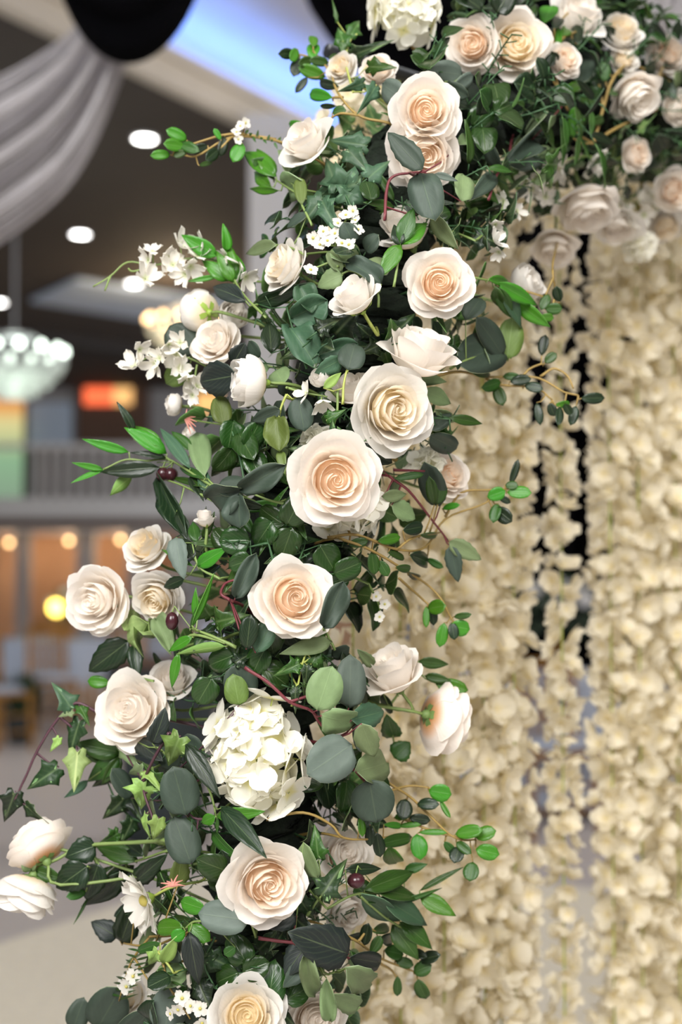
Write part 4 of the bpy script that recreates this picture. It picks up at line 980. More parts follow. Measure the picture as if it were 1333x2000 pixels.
sprig('olive_branch', 'dark wavy lance leaf hanging under the olive fruit', 'branch',
    [('wavy', 'dark', 312, 936, 352, 1036, 34, 20), ('lance', 'dark', 345, 1000, 372, 1060, 30), ('lance', 'dark', 372, 930, 396, 968, 26)], [[(420, 980), (360, 950), (318, 935)]], -.005)
sprig('laurel_spray', 'mixed bright and dark leaves beside the upper cream rose on the hall side', 'branch',
    [('ovate', 'dark', 380, 1090, 343, 1046, 32), ('lance', 'bright', 386, 1106, 436, 1074, 32), ('lance', 'bright', 377, 1106, 312, 1070, 14), ('ovate', 'blue', 344, 1050, 352, 1120, 40, 15, -.02, -.025), ('lance', 'green', 385, 1060, 372, 1010, 26), ('ovate', 'dark', 360, 1130, 318, 1148, 24), ('lance', 'green', 395, 1050, 420, 1010, 20)],
    [[(430, 1130), (390, 1108), (375, 1060)]], -.005)
sprig('laurel_spray', 'bright oval leaf group beside the grey leaf under the daisy', 'branch',
    [('oval', 'bright', 358, 1811, 300, 1811, 34), ('oval', 'bright', 368, 1807, 408, 1836, 32), ('oval', 'bright', 402, 1776, 350, 1762, 34), ('oval', 'bright', 362, 1818, 335, 1835, 26), ('lance', 'black', 370, 1820, 386, 1926, 46, 5, -.005, -.01), ('oval', 'green', 460, 1850, 438, 1866, 22)],
    [[(420, 1800), (380, 1800), (362, 1814)]], -.02)

# eucalyptus
sprig('eucalyptus_sprig', 'eucalyptus cluster of round green and blue grey leaves on a red stem', 'eucalyptus',
    [C('round', 'sage', 635, 1346, 88, 70, 70, 8, -.02, -.03), C('round', 'blue', 686, 1335, 96, 85, 62, 12, 0, -.01), C('heart', 'sage', 668, 1412, 84, -20, 62, 25, -.02, -.035), C('round', 'blue', 648, 1482, 96, 215, 86, -6, -.03, -.035),
     C('ovate', 'teal', 721, 1397, 70, 15, 50, 0, -.015, -.02), C('ovate', 'sage', 719, 1447, 72, -70, 48, 10, -.03, -.035), C('round', 'sage', 741, 1496, 92, 15, 66, 4, -.02, -.03), C('round', 'grey', 729, 1565, 88, -80, 84, 0, -.02, -.028), C('round', 'blue', 700, 1440, 60, -85, 30, 50, -.01, -.01)],
    [[(478, 1304), (524, 1333), (566, 1371), (608, 1388), (627, 1415), (665, 1450), (690, 1500), (722, 1535)], [(566, 1371), (600, 1360), (618, 1355)]], -.02, STEMR, .0016)
sprig('eucalyptus_sprig', 'grey eucalyptus leaf lying across the side of a cream rose', 'eucalyptus',
    [('wavy', 'grey', 632, 1226, 672, 1136, 44, 12, -.05, -.06), C('lance', 'sage', 604, 1262, 92, 190, 38, 8, -.01, -.02)], [[(655, 1270), (640, 1240), (632, 1226, -.045)]], 0, STEMG)
sprig('eucalyptus_sprig', 'folded grey eucalyptus leaves with pale rims beside the largest rose', 'eucalyptus',
    [('wavy', 'grey', 470, 956, 552, 914, 44, 10, -.02, -.03), ('wavy', 'grey', 474, 950, 396, 990, 56, -15, -.02, -.03), ('round', 'grey', 482, 952, 424, 948, 48, 30, -.01, -.02), ('wavy', 'grey', 468, 965, 462, 1030, 50, 25, -.02, -.02)], [[(560, 985), (520, 975), (475, 956)]], -.01, STEMG)
sprig('eucalyptus_sprig', 'curved grey eucalyptus leaf on a bent red stem', 'eucalyptus',
    [('wavy', 'grey', 460, 1168, 500, 1084, 36, 5, -.02, -.025), ('oval', 'dark', 482, 1268, 490, 1202, 38, 0, -.01, -.015), ('oval', 'teal', 500, 1275, 530, 1215, 44, -10, 0, 0)], [[(450, 1172), (432, 1160), (440, 1140), (460, 1132)]], -.01, STEMR, .0016)
sprig('eucalyptus_sprig', 'two grey eucalyptus leaves under the stacked roses, one across the lower rose', 'eucalyptus',
    [('ovate', 'grey', 826, 332, 757, 257, 46, 5, -.05, -.06), C('round', 'grey', 832, 376, 80, -75, 68, 5, -.03, -.04), ('lance', 'blue', 848, 340, 896, 352, 16), C('heart', 'sage', 907, 362, 64, 80, 44, 20), C('lance', 'sage', 914, 269, 44, 40, 30), ('lance', 'sage', 842, 418, 893, 488, 38, 25)],
    [[(752, 430), (756, 370), (768, 345), (800, 338), (830, 336)]], -.01, STEMR, .0016)
sprig('eucalyptus_sprig', 'curled grey and pale eucalyptus leaves above the small white rose', 'eucalyptus',
    [('wavy', 'grey', 745, 555, 682, 498, 42, 20, -.01, -.02), C('ovate', 'sage', 645, 546, 52, 200, 42), ('wavy', 'sage', 668, 530, 640, 490, 24)], [[(740, 600), (735, 565), (690, 530), (660, 540)]], 0, STEMG)
sprig('eucalyptus_sprig', 'large dark round eucalyptus leaves next to the flower wall top', 'eucalyptus',
    [C('round', 'grey', 941, 690, 92, 200, 84, 10, .01, 0), C('round', 'grey', 962, 660, 84, 120, 50, 30, 0, 0), C('round', 'olive', 998, 660, 84, 80, 54, 12), C('oval', 'grey', 925, 600, 60, 60, 46)], [[(880, 720), (920, 700), (970, 690), (1000, 700)]], .02, STEMG)
sprig('eucalyptus_sprig', 'sage lance leaves below the side-on cream rose', 'eucalyptus',
    [('lance', 'sage', 785, 728, 876, 748, 34), ('lance', 'sage', 826, 762, 892, 790, 38), ('lance', 'sage', 850, 800, 900, 830, 26), ('round', 'grey', 840, 850, 895, 880, 46), C('round', 'grey', 860, 820, 60, 40, 40)], [[(760, 720), (790, 735), (830, 765), (850, 830)]], .015, STEMG)
sprig('eucalyptus_sprig', 'grey heart leaf and pale leaves between the two white roses', 'eucalyptus',
    [C('heart', 'grey', 688, 694, 60, 75, 54, 0), C('ovate', 'teal', 645, 716, 52, 215, 38), ('lance', 'lime', 632, 758, 668, 728, 22)], [[(670, 790), (672, 750), (680, 715)]], -.015, STEMY)
sprig('eucalyptus_sprig', 'wavy dark leaves between the profile rose and the small white rose', 'eucalyptus',
    [('wavy', 'teal', 568, 622, 640, 588, 60, 15), ('wavy', 'teal', 566, 640, 620, 700, 56, -20), ('wavy', 'teal', 620, 690, 700, 672, 40, 10), ('lance', 'dark', 498, 592, 590, 570, 40, 20), ('lance', 'dark', 530, 690, 528, 620, 44), ('wavy', 'teal', 585, 560, 610, 610, 44)], [[(600, 720), (575, 650), (560, 600)]], 0, STEMD)
sprig('eucalyptus_sprig', 'round grey leaf pair behind the lower orchid spray', 'eucalyptus',
    [C('round', 'grey', 354, 664, 74, 130, 66, 0, 0, 0), C('round', 'olive', 348, 730, 62, 220, 48, 0, 0, 0)], [[(430, 720), (390, 700), (370, 690)]], .015, STEMG)
sprig('eucalyptus_sprig', 'drooping sage leaf beside the profile rose over the pale column', 'eucalyptus',
    [('lance', 'sage', 540, 478, 476, 494, 34, 30), ('ovate', 'grey', 600, 420, 556, 440, 26, 40)], [[(600, 500), (570, 485), (540, 478)]], .0, STEMG)
sprig('eucalyptus_sprig', 'sage leaves under the white shoulder rose beside teal ivy', 'eucalyptus',
    [C('heart', 'sage', 560, 366, 68, 205, 62, 0), ('oval', 'sage', 562, 340, 556, 276, 32, 20), ('oval', 'olive', 590, 400, 585, 345, 26)], [[(610, 440), (590, 400), (572, 360)]], -.005, STEMG)
sprig('eucalyptus_sprig', 'pale round leaf behind the olive branch tip', 'eucalyptus',
    [C('oval', 'sage', 392, 885, 90, 100, 46, 0, 0, 0), ('ovate', 'teal', 402, 960, 396, 912, 26)], [[(430, 960), (405, 935)]], .005, STEMG)
sprig('eucalyptus_sprig', 'hanging olive coloured leaf below the turned ranunculus', 'eucalyptus',
    [('wavy', 'olive', 540, 815, 545, 880, 48, 10), ('lance', 'olive', 548, 880, 552, 915, 22), ('ovate', 'grey', 548, 800, 490, 825, 34), C('round', 'grey', 588, 808, 66, -80, 50)], [[(560, 770), (548, 800), (545, 820)]], -.005, STEMY)
sprig('eucalyptus_sprig', 'long folded grey eucalyptus leaves at the inner bend of the arch', 'eucalyptus',
    [('wavy', 'grey', 990, 324, 1088, 206, 42, 20, 0, -.01), C('heart', 'blue', 1030, 312, 74, 20, 40, 0), ('lance', 'grey', 976, 330, 940, 270, 30), ('lance', 'grey', 968, 340, 930, 380, 36), C('round', 'grey', 1098, 150, 46, 60, 42), C('round', 'grey', 1140, 135, 60, 80, 44), C('round', 'sage', 1060, 300, 40, 60, 30)],
    [[(955, 390), (972, 340), (992, 322)]], -.01, STEMR, .0016)
sprig('eucalyptus_sprig', 'blue grey leaves left of the two top roses', 'eucalyptus',
    [C('round', 'blue', 876, 142, 58, 170, 48), C('round', 'blue', 766, 180, 60, 150, 50), C('heart', 'grey', 890, 178, 50, -30, 34), C('oval', 'blue', 905, 160, 50, 30, 30)], [[(900, 240), (880, 190), (870, 160)]], -.005, STEMG)
sprig('eucalyptus_sprig', 'big dark round eucalyptus leaves left of the hydrangea', 'eucalyptus',
    [C('round', 'grey', 351, 1545, 98, 105, 76, 0, -.01, -.02), C('round', 'grey', 357, 1642, 98, 110, 68, 0, -.01, -.02), C('round', 'grey', 240, 1530, 66, 120, 40, 20), C('round', 'grey', 470, 1332, 72, 110, 68, 0, .02, .01), C('round', 'olive', 462, 1350, 56, 100, 48, 0, .01, .0)], [[(420, 1600), (370, 1590), (352, 1500)]], -.008, STEMP)
sprig('eucalyptus_sprig', 'single blue grey eucalyptus leaf beside the big low cream rose', 'eucalyptus',
    [C('round', 'blue', 437, 1791, 102, 172, 66, 0, -.03, -.045)], [[(500, 1830), (490, 1800, -.02)]], -.005, STEMG)
sprig('eucalyptus_sprig', 'dark round eucalyptus leaves at the lower left end above the rug', 'eucalyptus',
    [C('round', 'grey', 212, 1972, 90, 60, 84, 0), C('round', 'grey', 152, 1984, 56, 70, 46, 0), C('round', 'blue', 330, 1970, 90, 80, 74, 0, .0, .0), C('round', 'grey', 262, 2010, 70, 40, 60)], [[(360, 2050), (300, 2030), (220, 2010), (160, 2005)]], .01, STEMG)
sprig('eucalyptus_sprig', 'blackish smooth leaves on a dark red stem right of the low roses', 'eucalyptus',
    [C('ovate', 'black', 625, 1843, 120, 160, 82, 0, -.02, -.03), C('ovate', 'black', 580, 1870, 70, 230, 56, 10), C('oval', 'black', 716, 1876, 66, -10, 42, 10), C('ovate', 'black', 545, 1795, 70, 190, 50)], [[(505, 1832), (545, 1838), (575, 1842), (600, 1850)], [(575, 1842), (680, 1870)]], -.01, STEMR, .0018)
sprig('eucalyptus_sprig', 'narrow sage leaves hanging at the lower end of the arch', 'eucalyptus',
    [('wavy', 'sage', 596, 1858, 617, 1960, 36, 5, -.02, -.025), ('wavy', 'sage', 638, 1910, 646, 2004, 30, 5, -.02, -.025), ('ovate', 'sage', 676, 1892, 756, 1950, 58, 8, -.02, -.03), C('ovate', 'sage', 676, 1956, 56, 160, 42), ('ovate', 'grey', 600, 1880, 560, 1925, 40), C('heart', 'sage', 606, 1682, 78, -70, 34, 30)], [[(575, 1842), (600, 1860), (635, 1900), (650, 1900), (678, 1890)]], -.01, STEMG)
sprig('eucalyptus_sprig', 'dark eucalyptus leaf and sage leaf in front of the peach side rose', 'eucalyptus',
    [C('oval', 'grey', 846, 950, 82, 110, 52, 0, 0, 0), ('lance', 'sage', 746, 970, 800, 966, 28), ('ovate', 'sage', 878, 1058, 942, 1094, 36, 0, -.01, -.01), ('ovate', 'grey', 880, 1066, 896, 1138, 34, 0, -.01, -.01), ('oval', 'green', 770, 935, 830, 925, 16), C('ovate', 'sage', 790, 1000, 56, -30, 40), C('ovate', 'dark', 740, 890, 70, -30, 40)],
    [[(760, 930), (800, 960), (840, 1010), (875, 1055)], [(770, 918), (830, 920)]], .02, STEMR, .0014)

# ivy
sprig('ivy_vine', 'ivy vine on a purple stem arching out over the floor', 'ivy',
    [C('ivy', 'teal', 126, 1360, 62, 120, 58, 20), C('ivy', 'sage', 130, 1393, 30, 200, 26), C('ivy', 'ivyd', 144, 1440, 76, 250, 56, 25), C('ivy', 'olive', 148, 1506, 84, 265, 62, 180), C('ivy', 'ivyd', 84, 1520, 76, 215, 66, 0), C('ivy', 'dark', 18, 1578, 70, 250, 60, 0), C('ivy', 'ivyd', 68, 1594, 60, 310, 34, 40), C('ivy', 'lime', 108, 1455, 36, 240, 24), C('ivy', 'green', 165, 1395, 40, 300, 32)],
    [[(200, 1396), (183, 1387), (148, 1373), (117, 1399), (78, 1457), (47, 1524), (27, 1566)], [(117, 1400), (140, 1420)]], -.005, STEMP, .0017)
sprig('ivy_vine', 'pale lime ivy tip hanging below the cream rose', 'ivy',
    [C('ivy', 'sage', 250, 1478, 60, 300, 44, 30), C('ivy', 'olive', 333, 1472, 80, 240, 70, 10), C('ivy', 'lime', 278, 1556, 64, 265, 76, 0), C('ivy', 'lime', 304, 1622, 54, 255, 46, 0), C('ivy', 'lime', 281, 1615, 56, 262, 24, 40), C('ivy', 'lime', 296, 1518, 40, 320, 34), C('ivy', 'sage', 262, 1510, 40, 200, 40)],
    [[(330, 1430), (310, 1465), (288, 1508), (280, 1540), (296, 1590), (300, 1604)]], -.02, STEMP, .0016)
sprig('ivy_vine', 'big teal ivy leaves on the shoulder of the arch', 'ivy',
    [C('ivy', 'teal', 648, 376, 112, 200, 104, 0), C('ivy', 'teal', 694, 362, 84, 60, 74, 0), C('ivy', 'teal', 646, 334, 74, 110, 62, 0), C('ivy', 'teal', 682, 278, 74, 170, 60, 10), C('ivy', 'teal', 700, 310, 60, 320, 54), C('heart', 'gloss', 722, 370, 46, 100, 40), C('ivy', 'teal', 610, 410, 70, 230, 60), C('ivy', 'teal', 640, 420, 66, 290, 60), C('ivy', 'teal', 740, 330, 60, 40, 56)],
    [[(700, 440), (680, 390), (660, 350), (680, 300)]], .0, STEMD)
sprig('ivy_vine', 'green ivy leaves at the top left of the arch', 'ivy',
    [C('ivy', 'green', 666, 68, 50, 110, 46, 0), C('ivy', 'green', 697, 50, 46, 60, 40, 0), C('ivy', 'ivyd', 710, 100, 58, 20, 44, 0), C('ivy', 'teal', 722, 190, 56, 240, 40), C('ivy', 'green', 742, 130, 50, 0, 44), C('ivy', 'green', 670, 95, 30, 270, 24), C('ivy', 'green', 655, 20, 46, 100, 12), C('ivy', 'teal', 690, 170, 50, 200, 36)],
    [[(690, 180), (676, 120), (684, 80), (698, 66)]], .0, STEMY)
sprig('ivy_vine', 'two small green ivy leaves with curly tendrils above the eucalyptus cluster', 'ivy',
    [C('ivy', 'green', 566, 1305, 48, 205, 44, 0), C('ivy', 'green', 620, 1276, 48, 60, 46, 0), C('ivy', 'ivyd', 600, 1320, 46, 270, 40), C('ivy', 'ivyd', 575, 1360, 44, 260, 36)], [[(570, 1380), (582, 1340), (590, 1300), (600, 1290)], [(590, 1300), (598, 1278), (606, 1284), (600, 1290)]], -.015, STEMY, .0011)
sprig('ivy_vine', 'dark veined ivy leaf right of the big low cream rose', 'ivy',
    [C('ivy', 'ivyd', 650, 1718, 82, 55, 72, 0, -.02, -.03), C('ivy', 'ivyd', 600, 1780, 60, 300, 50), C('ivy', 'green', 618, 1650, 60, 100, 50)], [[(600, 1790), (620, 1760), (632, 1745)]], -.005, STEMG)
sprig('ivy_vine', 'small ivy leaves with pale rims around the tip of the largest rose', 'ivy',
    [C('ivy', 'ivyd', 588, 880, 56, 170, 44, 0, .012, .0), C('ivy', 'ivyd', 650, 838, 42, 90, 32, 0, -.02, -.02), C('ivy', 'green', 655, 810, 40, 30, 34), C('ivy', 'green', 700, 860, 30, 20, 30)], [[(660, 760), (658, 810), (640, 855), (610, 880)]], -.01, STEMG)
sprig('ivy_vine', 'lime ivy leaves above the lower wax flowers', 'ivy',
    [C('lance', 'lime', 331, 1857, 56, 60, 32, 20), C('ivy', 'lime', 296, 1880, 54, 240, 38), C('oval', 'green', 290, 1850, 50, 200, 20)], [[(340, 1900), (318, 1870), (300, 1850)]], -.015, STEMY)
sprig('ivy_vine', 'dark ivy leaves at the lower end beside the bottom rose', 'ivy',
    [C('ivy', 'ivyd', 390, 1900, 90, 250, 80), C('ivy', 'ivyd', 560, 1985, 70, 320, 60), C('ivy', 'ivyd', 430, 1880, 60, 330, 60), C('ivy', 'dark', 400, 1950, 70, 290, 60)], [[(420, 1830), (400, 1880), (420, 1930)]], .005, STEMD)

# rose leaves
sprig('rose_leaf_sprig', 'blackish rose leaf under the small cream rose', 'rose leaves',
    [C('ovate', 'black', 424, 740, 80, 190, 70, 0, -.025, -.03), C('ovate', 'black', 468, 690, 46, 60, 40)], [[(500, 780), (470, 750), (462, 738, -.02)]], 0, STEMG)
sprig('rose_leaf_sprig', 'large toothed leaf hanging below the rose that leans far out', 'rose leaves',
    [('ovate', 'dark', 252, 1252, 170, 1314, 58, 0), ('ovate', 'dark', 262, 1260, 268, 1316, 32), ('ovate', 'olive', 266, 1192, 240, 1236, 42, 180), ('wavy', 'olive', 290, 1215, 262, 1262, 46, 150), ('wavy', 'olive', 262, 1236, 300, 1262, 44, 170), ('lance', 'sage', 262, 1165, 274, 1132, 18), ('wavy', 'sage', 305, 1210, 330, 1262, 36)],
    [[(340, 1270), (300, 1240), (262, 1238), (245, 1215)]], .005, STEMG)
sprig('rose_leaf_sprig', 'toothed dark green leaf pair beside the white nodding rose', 'rose leaves',
    [C('ovate', 'dark', 160, 1662, 58, 200, 52, 0), C('ovate', 'dark', 138, 1715, 80, 215, 60, 0, -.01, -.015), C('ovate', 'dark', 180, 1722, 76, 250, 54, 0), ('lance', 'green', 70, 1700, 116, 1718, 34), ('lance', 'grey', 68, 1694, 64, 1638, 22, 40), ('wavy', 'sage', 62, 1700, 54, 1652, 26), ('oval', 'green', 168, 1742, 130, 1752, 20)],
    [[(330, 1640), (273, 1645), (168, 1652), (112, 1678), (70, 1698)], [(168, 1652), (190, 1686), (178, 1690)]], -.01, STEMG, .0022)
sprig('rose_leaf_sprig', 'dark olive rose leaves beside the daisy', 'rose leaves',
    [C('ovate', 'dark', 253, 1795, 98, 70, 52, 0), C('ovate', 'black', 206, 1816, 56, 150, 44, 0), C('ovate', 'dark', 290, 1700, 60, 40, 40), C('ovate', 'olive', 352, 1700, 60, 80, 40)], [[(300, 1850), (262, 1846), (240, 1842)]], .005, STEMT)
sprig('rose_leaf_sprig', 'dark leaf under the cream rose over the ivy', 'rose leaves',
    [('ovate', 'black', 298, 1452, 325, 1398, 42, 20, -.03, -.03), ('ovate', 'black', 270, 1450, 310, 1478, 40)], [[(330, 1480), (310, 1460)]], 0, STEMG)
sprig('rose_leaf_sprig', 'bright leaves peeking out right of the turned white rose', 'rose leaves',
    [('lance', 'green', 818, 1291, 878, 1300, 26), ('oval', 'bright', 850, 1334, 916, 1348, 32), ('lance', 'green', 830, 1320, 880, 1330, 22), ('ovate', 'green', 770, 1440, 756, 1400, 40), ('ovate', 'green', 770, 1480, 800, 1450, 46), ('ovate', 'sage', 730, 1300, 700, 1270, 24)], [[(760, 1380), (790, 1340), (820, 1300)], [(760, 1400), (770, 1450)]], .03, STEMG)
sprig('pothos_spray', 'shiny round leaves filling the middle of the arch between two big roses', 'leaves',
    [C('heart', 'gloss', 458, 1056, 62, 180, 58, 0), C('heart', 'gloss', 515, 1040, 58, 230, 56, 10), C('heart', 'gloss', 560, 1062, 66, 250, 56, 0), C('heart', 'gloss', 530, 1010, 60, 150, 50), C('heart', 'gloss', 575, 1000, 60, 60, 56), C('heart', 'gloss', 470, 1100, 50, 200, 46), C('heart', 'gloss', 430, 1050, 44, 130, 40), C('heart', 'gloss', 640, 1090, 60, 300, 56), C('heart', 'gloss', 680, 1110, 60, 20, 50)],
    [[(540, 1120), (530, 1080), (520, 1030), (540, 1000)], [(525, 1060), (480, 1070)]], .0, STEMD)
sprig('pothos_spray', 'shiny round leaves low on the arch between the two bottom roses', 'leaves',
    [C('heart', 'gloss', 468, 1857, 58, 120, 54, 0), C('heart', 'gloss', 530, 1926, 66, 80, 60, 0), C('heart', 'gloss', 500, 1890, 56, 20, 50), C('heart', 'gloss', 440, 1910, 56, 200, 50), C('heart', 'gloss', 580, 1940, 56, 30, 50)], [[(520, 1990), (500, 1930), (480, 1880)]], .0, STEMD)
sprig('pothos_spray', 'shiny round leaves left of the hanging olive coloured leaf', 'leaves',
    [C('heart', 'olive', 432, 800, 60, 100, 42, 0), C('heart', 'gloss', 452, 850, 60, 260, 54), C('heart', 'gloss', 480, 870, 56, 300, 50), C('heart', 'gloss', 495, 850, 56, 60, 48), C('heart', 'gloss', 440, 900, 56, 240, 48), C('heart', 'gloss', 500, 910, 56, 300, 50)], [[(480, 960), (470, 900), (450, 830)]], .0, STEMD)
sprig('pothos_spray', 'shiny round leaves below the cream rose with the grey leaf', 'leaves',
    [C('heart', 'gloss', 530, 1240, 66, 280, 60), C('heart', 'gloss', 505, 1290, 56, 240, 50), C('heart', 'gloss', 430, 1290, 60, 200, 50), C('heart', 'gloss', 400, 1350, 60, 240, 54), C('heart', 'gloss', 540, 1320, 60, 330, 56)], [[(480, 1300), (500, 1270), (520, 1240)]], .005, STEMD)

# wiry twigs with small oval leaves
def twig(label, paths, leaves, dz=0, shade=('bright', 'green', 'dark'), sr=.0014):
    L = []
    for l in leaves:
        if len(l) == 5: x, y, w, h, s = l; long_ = max(w, h); L.append(C('oval', shade[s], x, y, long_, rnd.uniform(-20, 20) + (0 if w > h else 270 if rnd.random() < .6 else 90), min(w, h)))
        else: x, y, w, h, s, a = l; L.append(C('oval', shade[s], x, y, max(w, h), a, min(w, h)))
    return sprig('oval_leaf_twig', label, 'twig', L, paths, dz, STEMT, sr)
twig('wiry twig with small oval leaves reaching right over the flower wall at mid height',
     [[(640, 1050), (698, 1045), (776, 1073), (831, 1069), (870, 1014), (948, 983), (968, 960)], [(870, 1010), (901, 963), (956, 957), (990, 955)], [(776, 1073), (808, 1050), (860, 1040)]],
     [(970, 965, 38, 28, 0, 20), (984, 1006, 42, 32, 2, -40), (1015, 962, 48, 26, 0, 0), (1006, 922, 50, 16, 2, 70), (1000, 948, 26, 18, 1), (968, 1000, 34, 24, 1, 250), (845, 963, 24, 46, 1, 100), (859, 963, 30, 46, 1, 80), (880, 989, 32, 14, 0, 15), (808, 1032, 42, 28, 2, 10), (823, 1092, 48, 32, 2, -20), (839, 1045, 36, 14, 1), (761, 1053, 46, 22, 0, 10), (730, 1100, 26, 46, 1, 280), (776, 1085, 40, 16, 1, -20), (850, 1100, 36, 16, 1, -30), (985, 975, 30, 14, 2, -30), (700, 1060, 40, 20, 1, 10)], .015)
twig('wiry twig with small oval leaves drooping below the mid height twig',
     [[(660, 1050), (722, 1073), (776, 1104), (831, 1139), (862, 1170), (878, 1201), (892, 1222)], [(780, 1130), (820, 1165), (848, 1190)]],
     [(853, 1186, 36, 30, 0, 10), (864, 1240, 24, 48, 0, 260), (899, 1226, 40, 34, 0, -10), (903, 1203, 32, 14, 1, 5), (846, 1202, 20, 40, 2, 280), (833, 1205, 14, 42, 0, 270), (886, 1232, 22, 34, 2, 280), (790, 1110, 34, 18, 1, -10), (810, 1125, 32, 16, 2, -30), (750, 1110, 36, 22, 1, -60)], .01)
twig('wiry twig whose dark oval leaves cross the gaps of the flower wall',
     [[(850, 735), (900, 726), (949, 736), (1036, 736), (1069, 746), (1101, 765), (1130, 772)], [(1023, 733), (1036, 720), (1059, 710)], [(1056, 736), (1082, 720), (1108, 733), (1121, 759)], [(949, 739), (981, 752), (1046, 757), (1079, 781)]],
     [(1062, 674, 22, 42, 2, 80), (1076, 699, 30, 20, 1, 40), (1160, 778, 48, 24, 2, 0), (1101, 790, 30, 16, 0, 0), (1093, 812, 18, 36, 2, 265), (1121, 811, 20, 38, 2, 255), (1079, 800, 20, 28, 2, 290), (976, 772, 26, 42, 1, 290), (962, 752, 36, 26, 1, 200), (1053, 807, 18, 42, 2, 280), (1017, 742, 42, 22, 2, 10), (1043, 756, 36, 22, 2, -10), (1110, 800, 26, 18, 2, 300), (940, 728, 36, 20, 1, 170), (1000, 735, 34, 16, 1, 180)], .03)
twig('wiry twig with bright oval leaves below the eucalyptus cluster, tip over the flower wall',
     [[(520, 1601), (592, 1587), (646, 1610), (671, 1636), (722, 1639), (790, 1630)], [(760, 1530), (808, 1562), (873, 1625), (902, 1640), (930, 1640)], [(790, 1600), (850, 1625), (905, 1637)], [(760, 1545), (800, 1535), (838, 1538)]],
     [(819, 1652, 34, 48, 0, 280), (768, 1677, 40, 50, 0, 290), (952, 1664, 46, 32, 0, -15), (921, 1702, 32, 38, 1, 260), (948, 1628, 42, 30, 0, 20), (916, 1625, 54, 28, 0, 10), (846, 1626, 56, 13, 0, 0), (707, 1614, 16, 38, 0, 280), (723, 1632, 20, 42, 2, 270), (893, 1668, 32, 30, 2, 250), (785, 1594, 30, 16, 0, 10), (860, 1548, 46, 36, 0, -10), (770, 1612, 40, 14, 0), (800, 1612, 46, 12, 0, 5), (790, 1580, 34, 40, 2, 260), (905, 1655, 34, 20, 1, -40), (878, 1655, 30, 18, 1, -50), (780, 1640, 50, 26, 1, 190), (820, 1600, 42, 22, 2, -10), (870, 1580, 40, 12, 0, 300), (740, 1650, 26, 50, 2, 280), (835, 1570, 40, 24, 2, 0)], -.005)
twig('wiry twig with small oval leaves hanging under the fan of lance leaves',
     [[(660, 1820), (700, 1840), (740, 1870), (790, 1890), (815, 1900)], [(700, 1840), (720, 1815), (735, 1820)], [(740, 1880), (765, 1895), (775, 1910)]],
     [(824, 1893, 34, 30, 1, 20), (824, 1934, 30, 46, 1, 290), (777, 1927, 18, 42, 1, 270), (838, 1870, 36, 26, 2, 20), (770, 1860, 40, 30, 1), (790, 1880, 36, 22, 1), (735, 1845, 40, 24, 1, 60), (716, 1825, 44, 26, 2, 80), (745, 1815, 36, 22, 1), (815, 1862, 34, 20, 2), (760, 1835, 36, 28, 2)], .02)
twig('wiry twig with bright oval leaves reaching over the dark ceiling beside a downlight',
     [[(600, 300), (540, 275), (452, 268), (383, 305), (341, 294)], [(540, 272), (450, 262), (368, 284), (335, 290)], [(452, 268), (430, 290), (408, 305)]],
     [(315, 302, 36, 20, 0, 180), (347, 263, 42, 24, 0, 150), (341, 284, 42, 26, 0, 170), (368, 287, 34, 22, 1), (436, 284, 20, 38, 2, 260), (415, 302, 30, 24, 2, 220), (465, 297, 38, 28, 0, 240), (402, 320, 26, 10, 1), (390, 290, 34, 20, 2, 200), (425, 262, 26, 12, 0, 120), (352, 300, 26, 16, 1, 200)], -.005)
twig('wiry twig with small oval leaves beside the blue lit cove',
     [[(760, 240), (700, 225), (660, 180), (640, 130), (600, 110), (565, 105)], [(650, 150), (630, 120), (612, 100)], [(670, 190), (640, 190), (622, 186)], [(700, 225), (665, 222), (640, 235)]],
     [(562, 105, 28, 22, 2, 180), (575, 107, 26, 22, 0, 240), (612, 97, 26, 36, 0, 80), (610, 141, 56, 28, 0, 160), (624, 186, 52, 26, 0, 170), (641, 207, 32, 12, 2, 180), (662, 217, 26, 22, 1), (580, 130, 26, 34, 2, 250), (590, 165, 34, 16, 2, 230), (640, 165, 46, 22, 2, 170), (612, 80, 22, 20, 0, 90), (579, 245, 46, 20, 0, 170), (655, 115, 40, 22, 1, 120), (625, 120, 36, 20, 1, 170), (598, 120, 24, 20, 1, 200)], .015)
twig('wiry twig with bright and dark oval leaves right of the large top rose',
     [[(1095, 200), (1084, 120), (1088, 55), (1130, 10), (1160, 22)], [(1086, 100), (1100, 75), (1125, 62)], [(1110, 215), (1085, 165), (1068, 140)]],
     [(1160, 20, 30, 26, 0, 60), (1172, 32, 44, 20, 2, 0), (1108, 59, 28, 24, 0, 50), (1092, 71, 14, 32, 0, 270), (1128, 64, 24, 48, 2, 100), (1110, 92, 26, 38, 2, 260), (1089, 41, 26, 32, 2, 70), (1076, 117, 20, 28, 2, 250), (1190, 67, 44, 32, 2, -40), (1123, 170, 42, 22, 0, 10), (1085, 118, 22, 24, 2), (1072, 22, 50, 36, 0, 70)], -.03)
twig('bare looking tan twigs with dark oval leaves on the far arch top',
     [[(1160, 280), (1178, 215), (1195, 160), (1222, 128), (1260, 134)], [(1172, 270), (1215, 245), (1288, 212)], [(1180, 215), (1170, 165)], [(1240, 155), (1280, 150), (1300, 145)]],
     [(1273, 131, 32, 24, 2, 20), (1311, 122, 36, 14, 2, 30), (1312, 147, 34, 18, 2, -10), (1314, 177, 18, 38, 2, 280), (1186, 114, 18, 32, 2, 90), (1180, 140, 26, 40, 1, 100), (1200, 180, 24, 18, 1), (1300, 165, 30, 18, 2, 300), (1225, 145, 36, 18, 1), (1170, 235, 36, 20, 1), (1120, 240, 20, 60, 0, 90), (1130, 235, 40, 16, 0)], -.02, sr=.002)
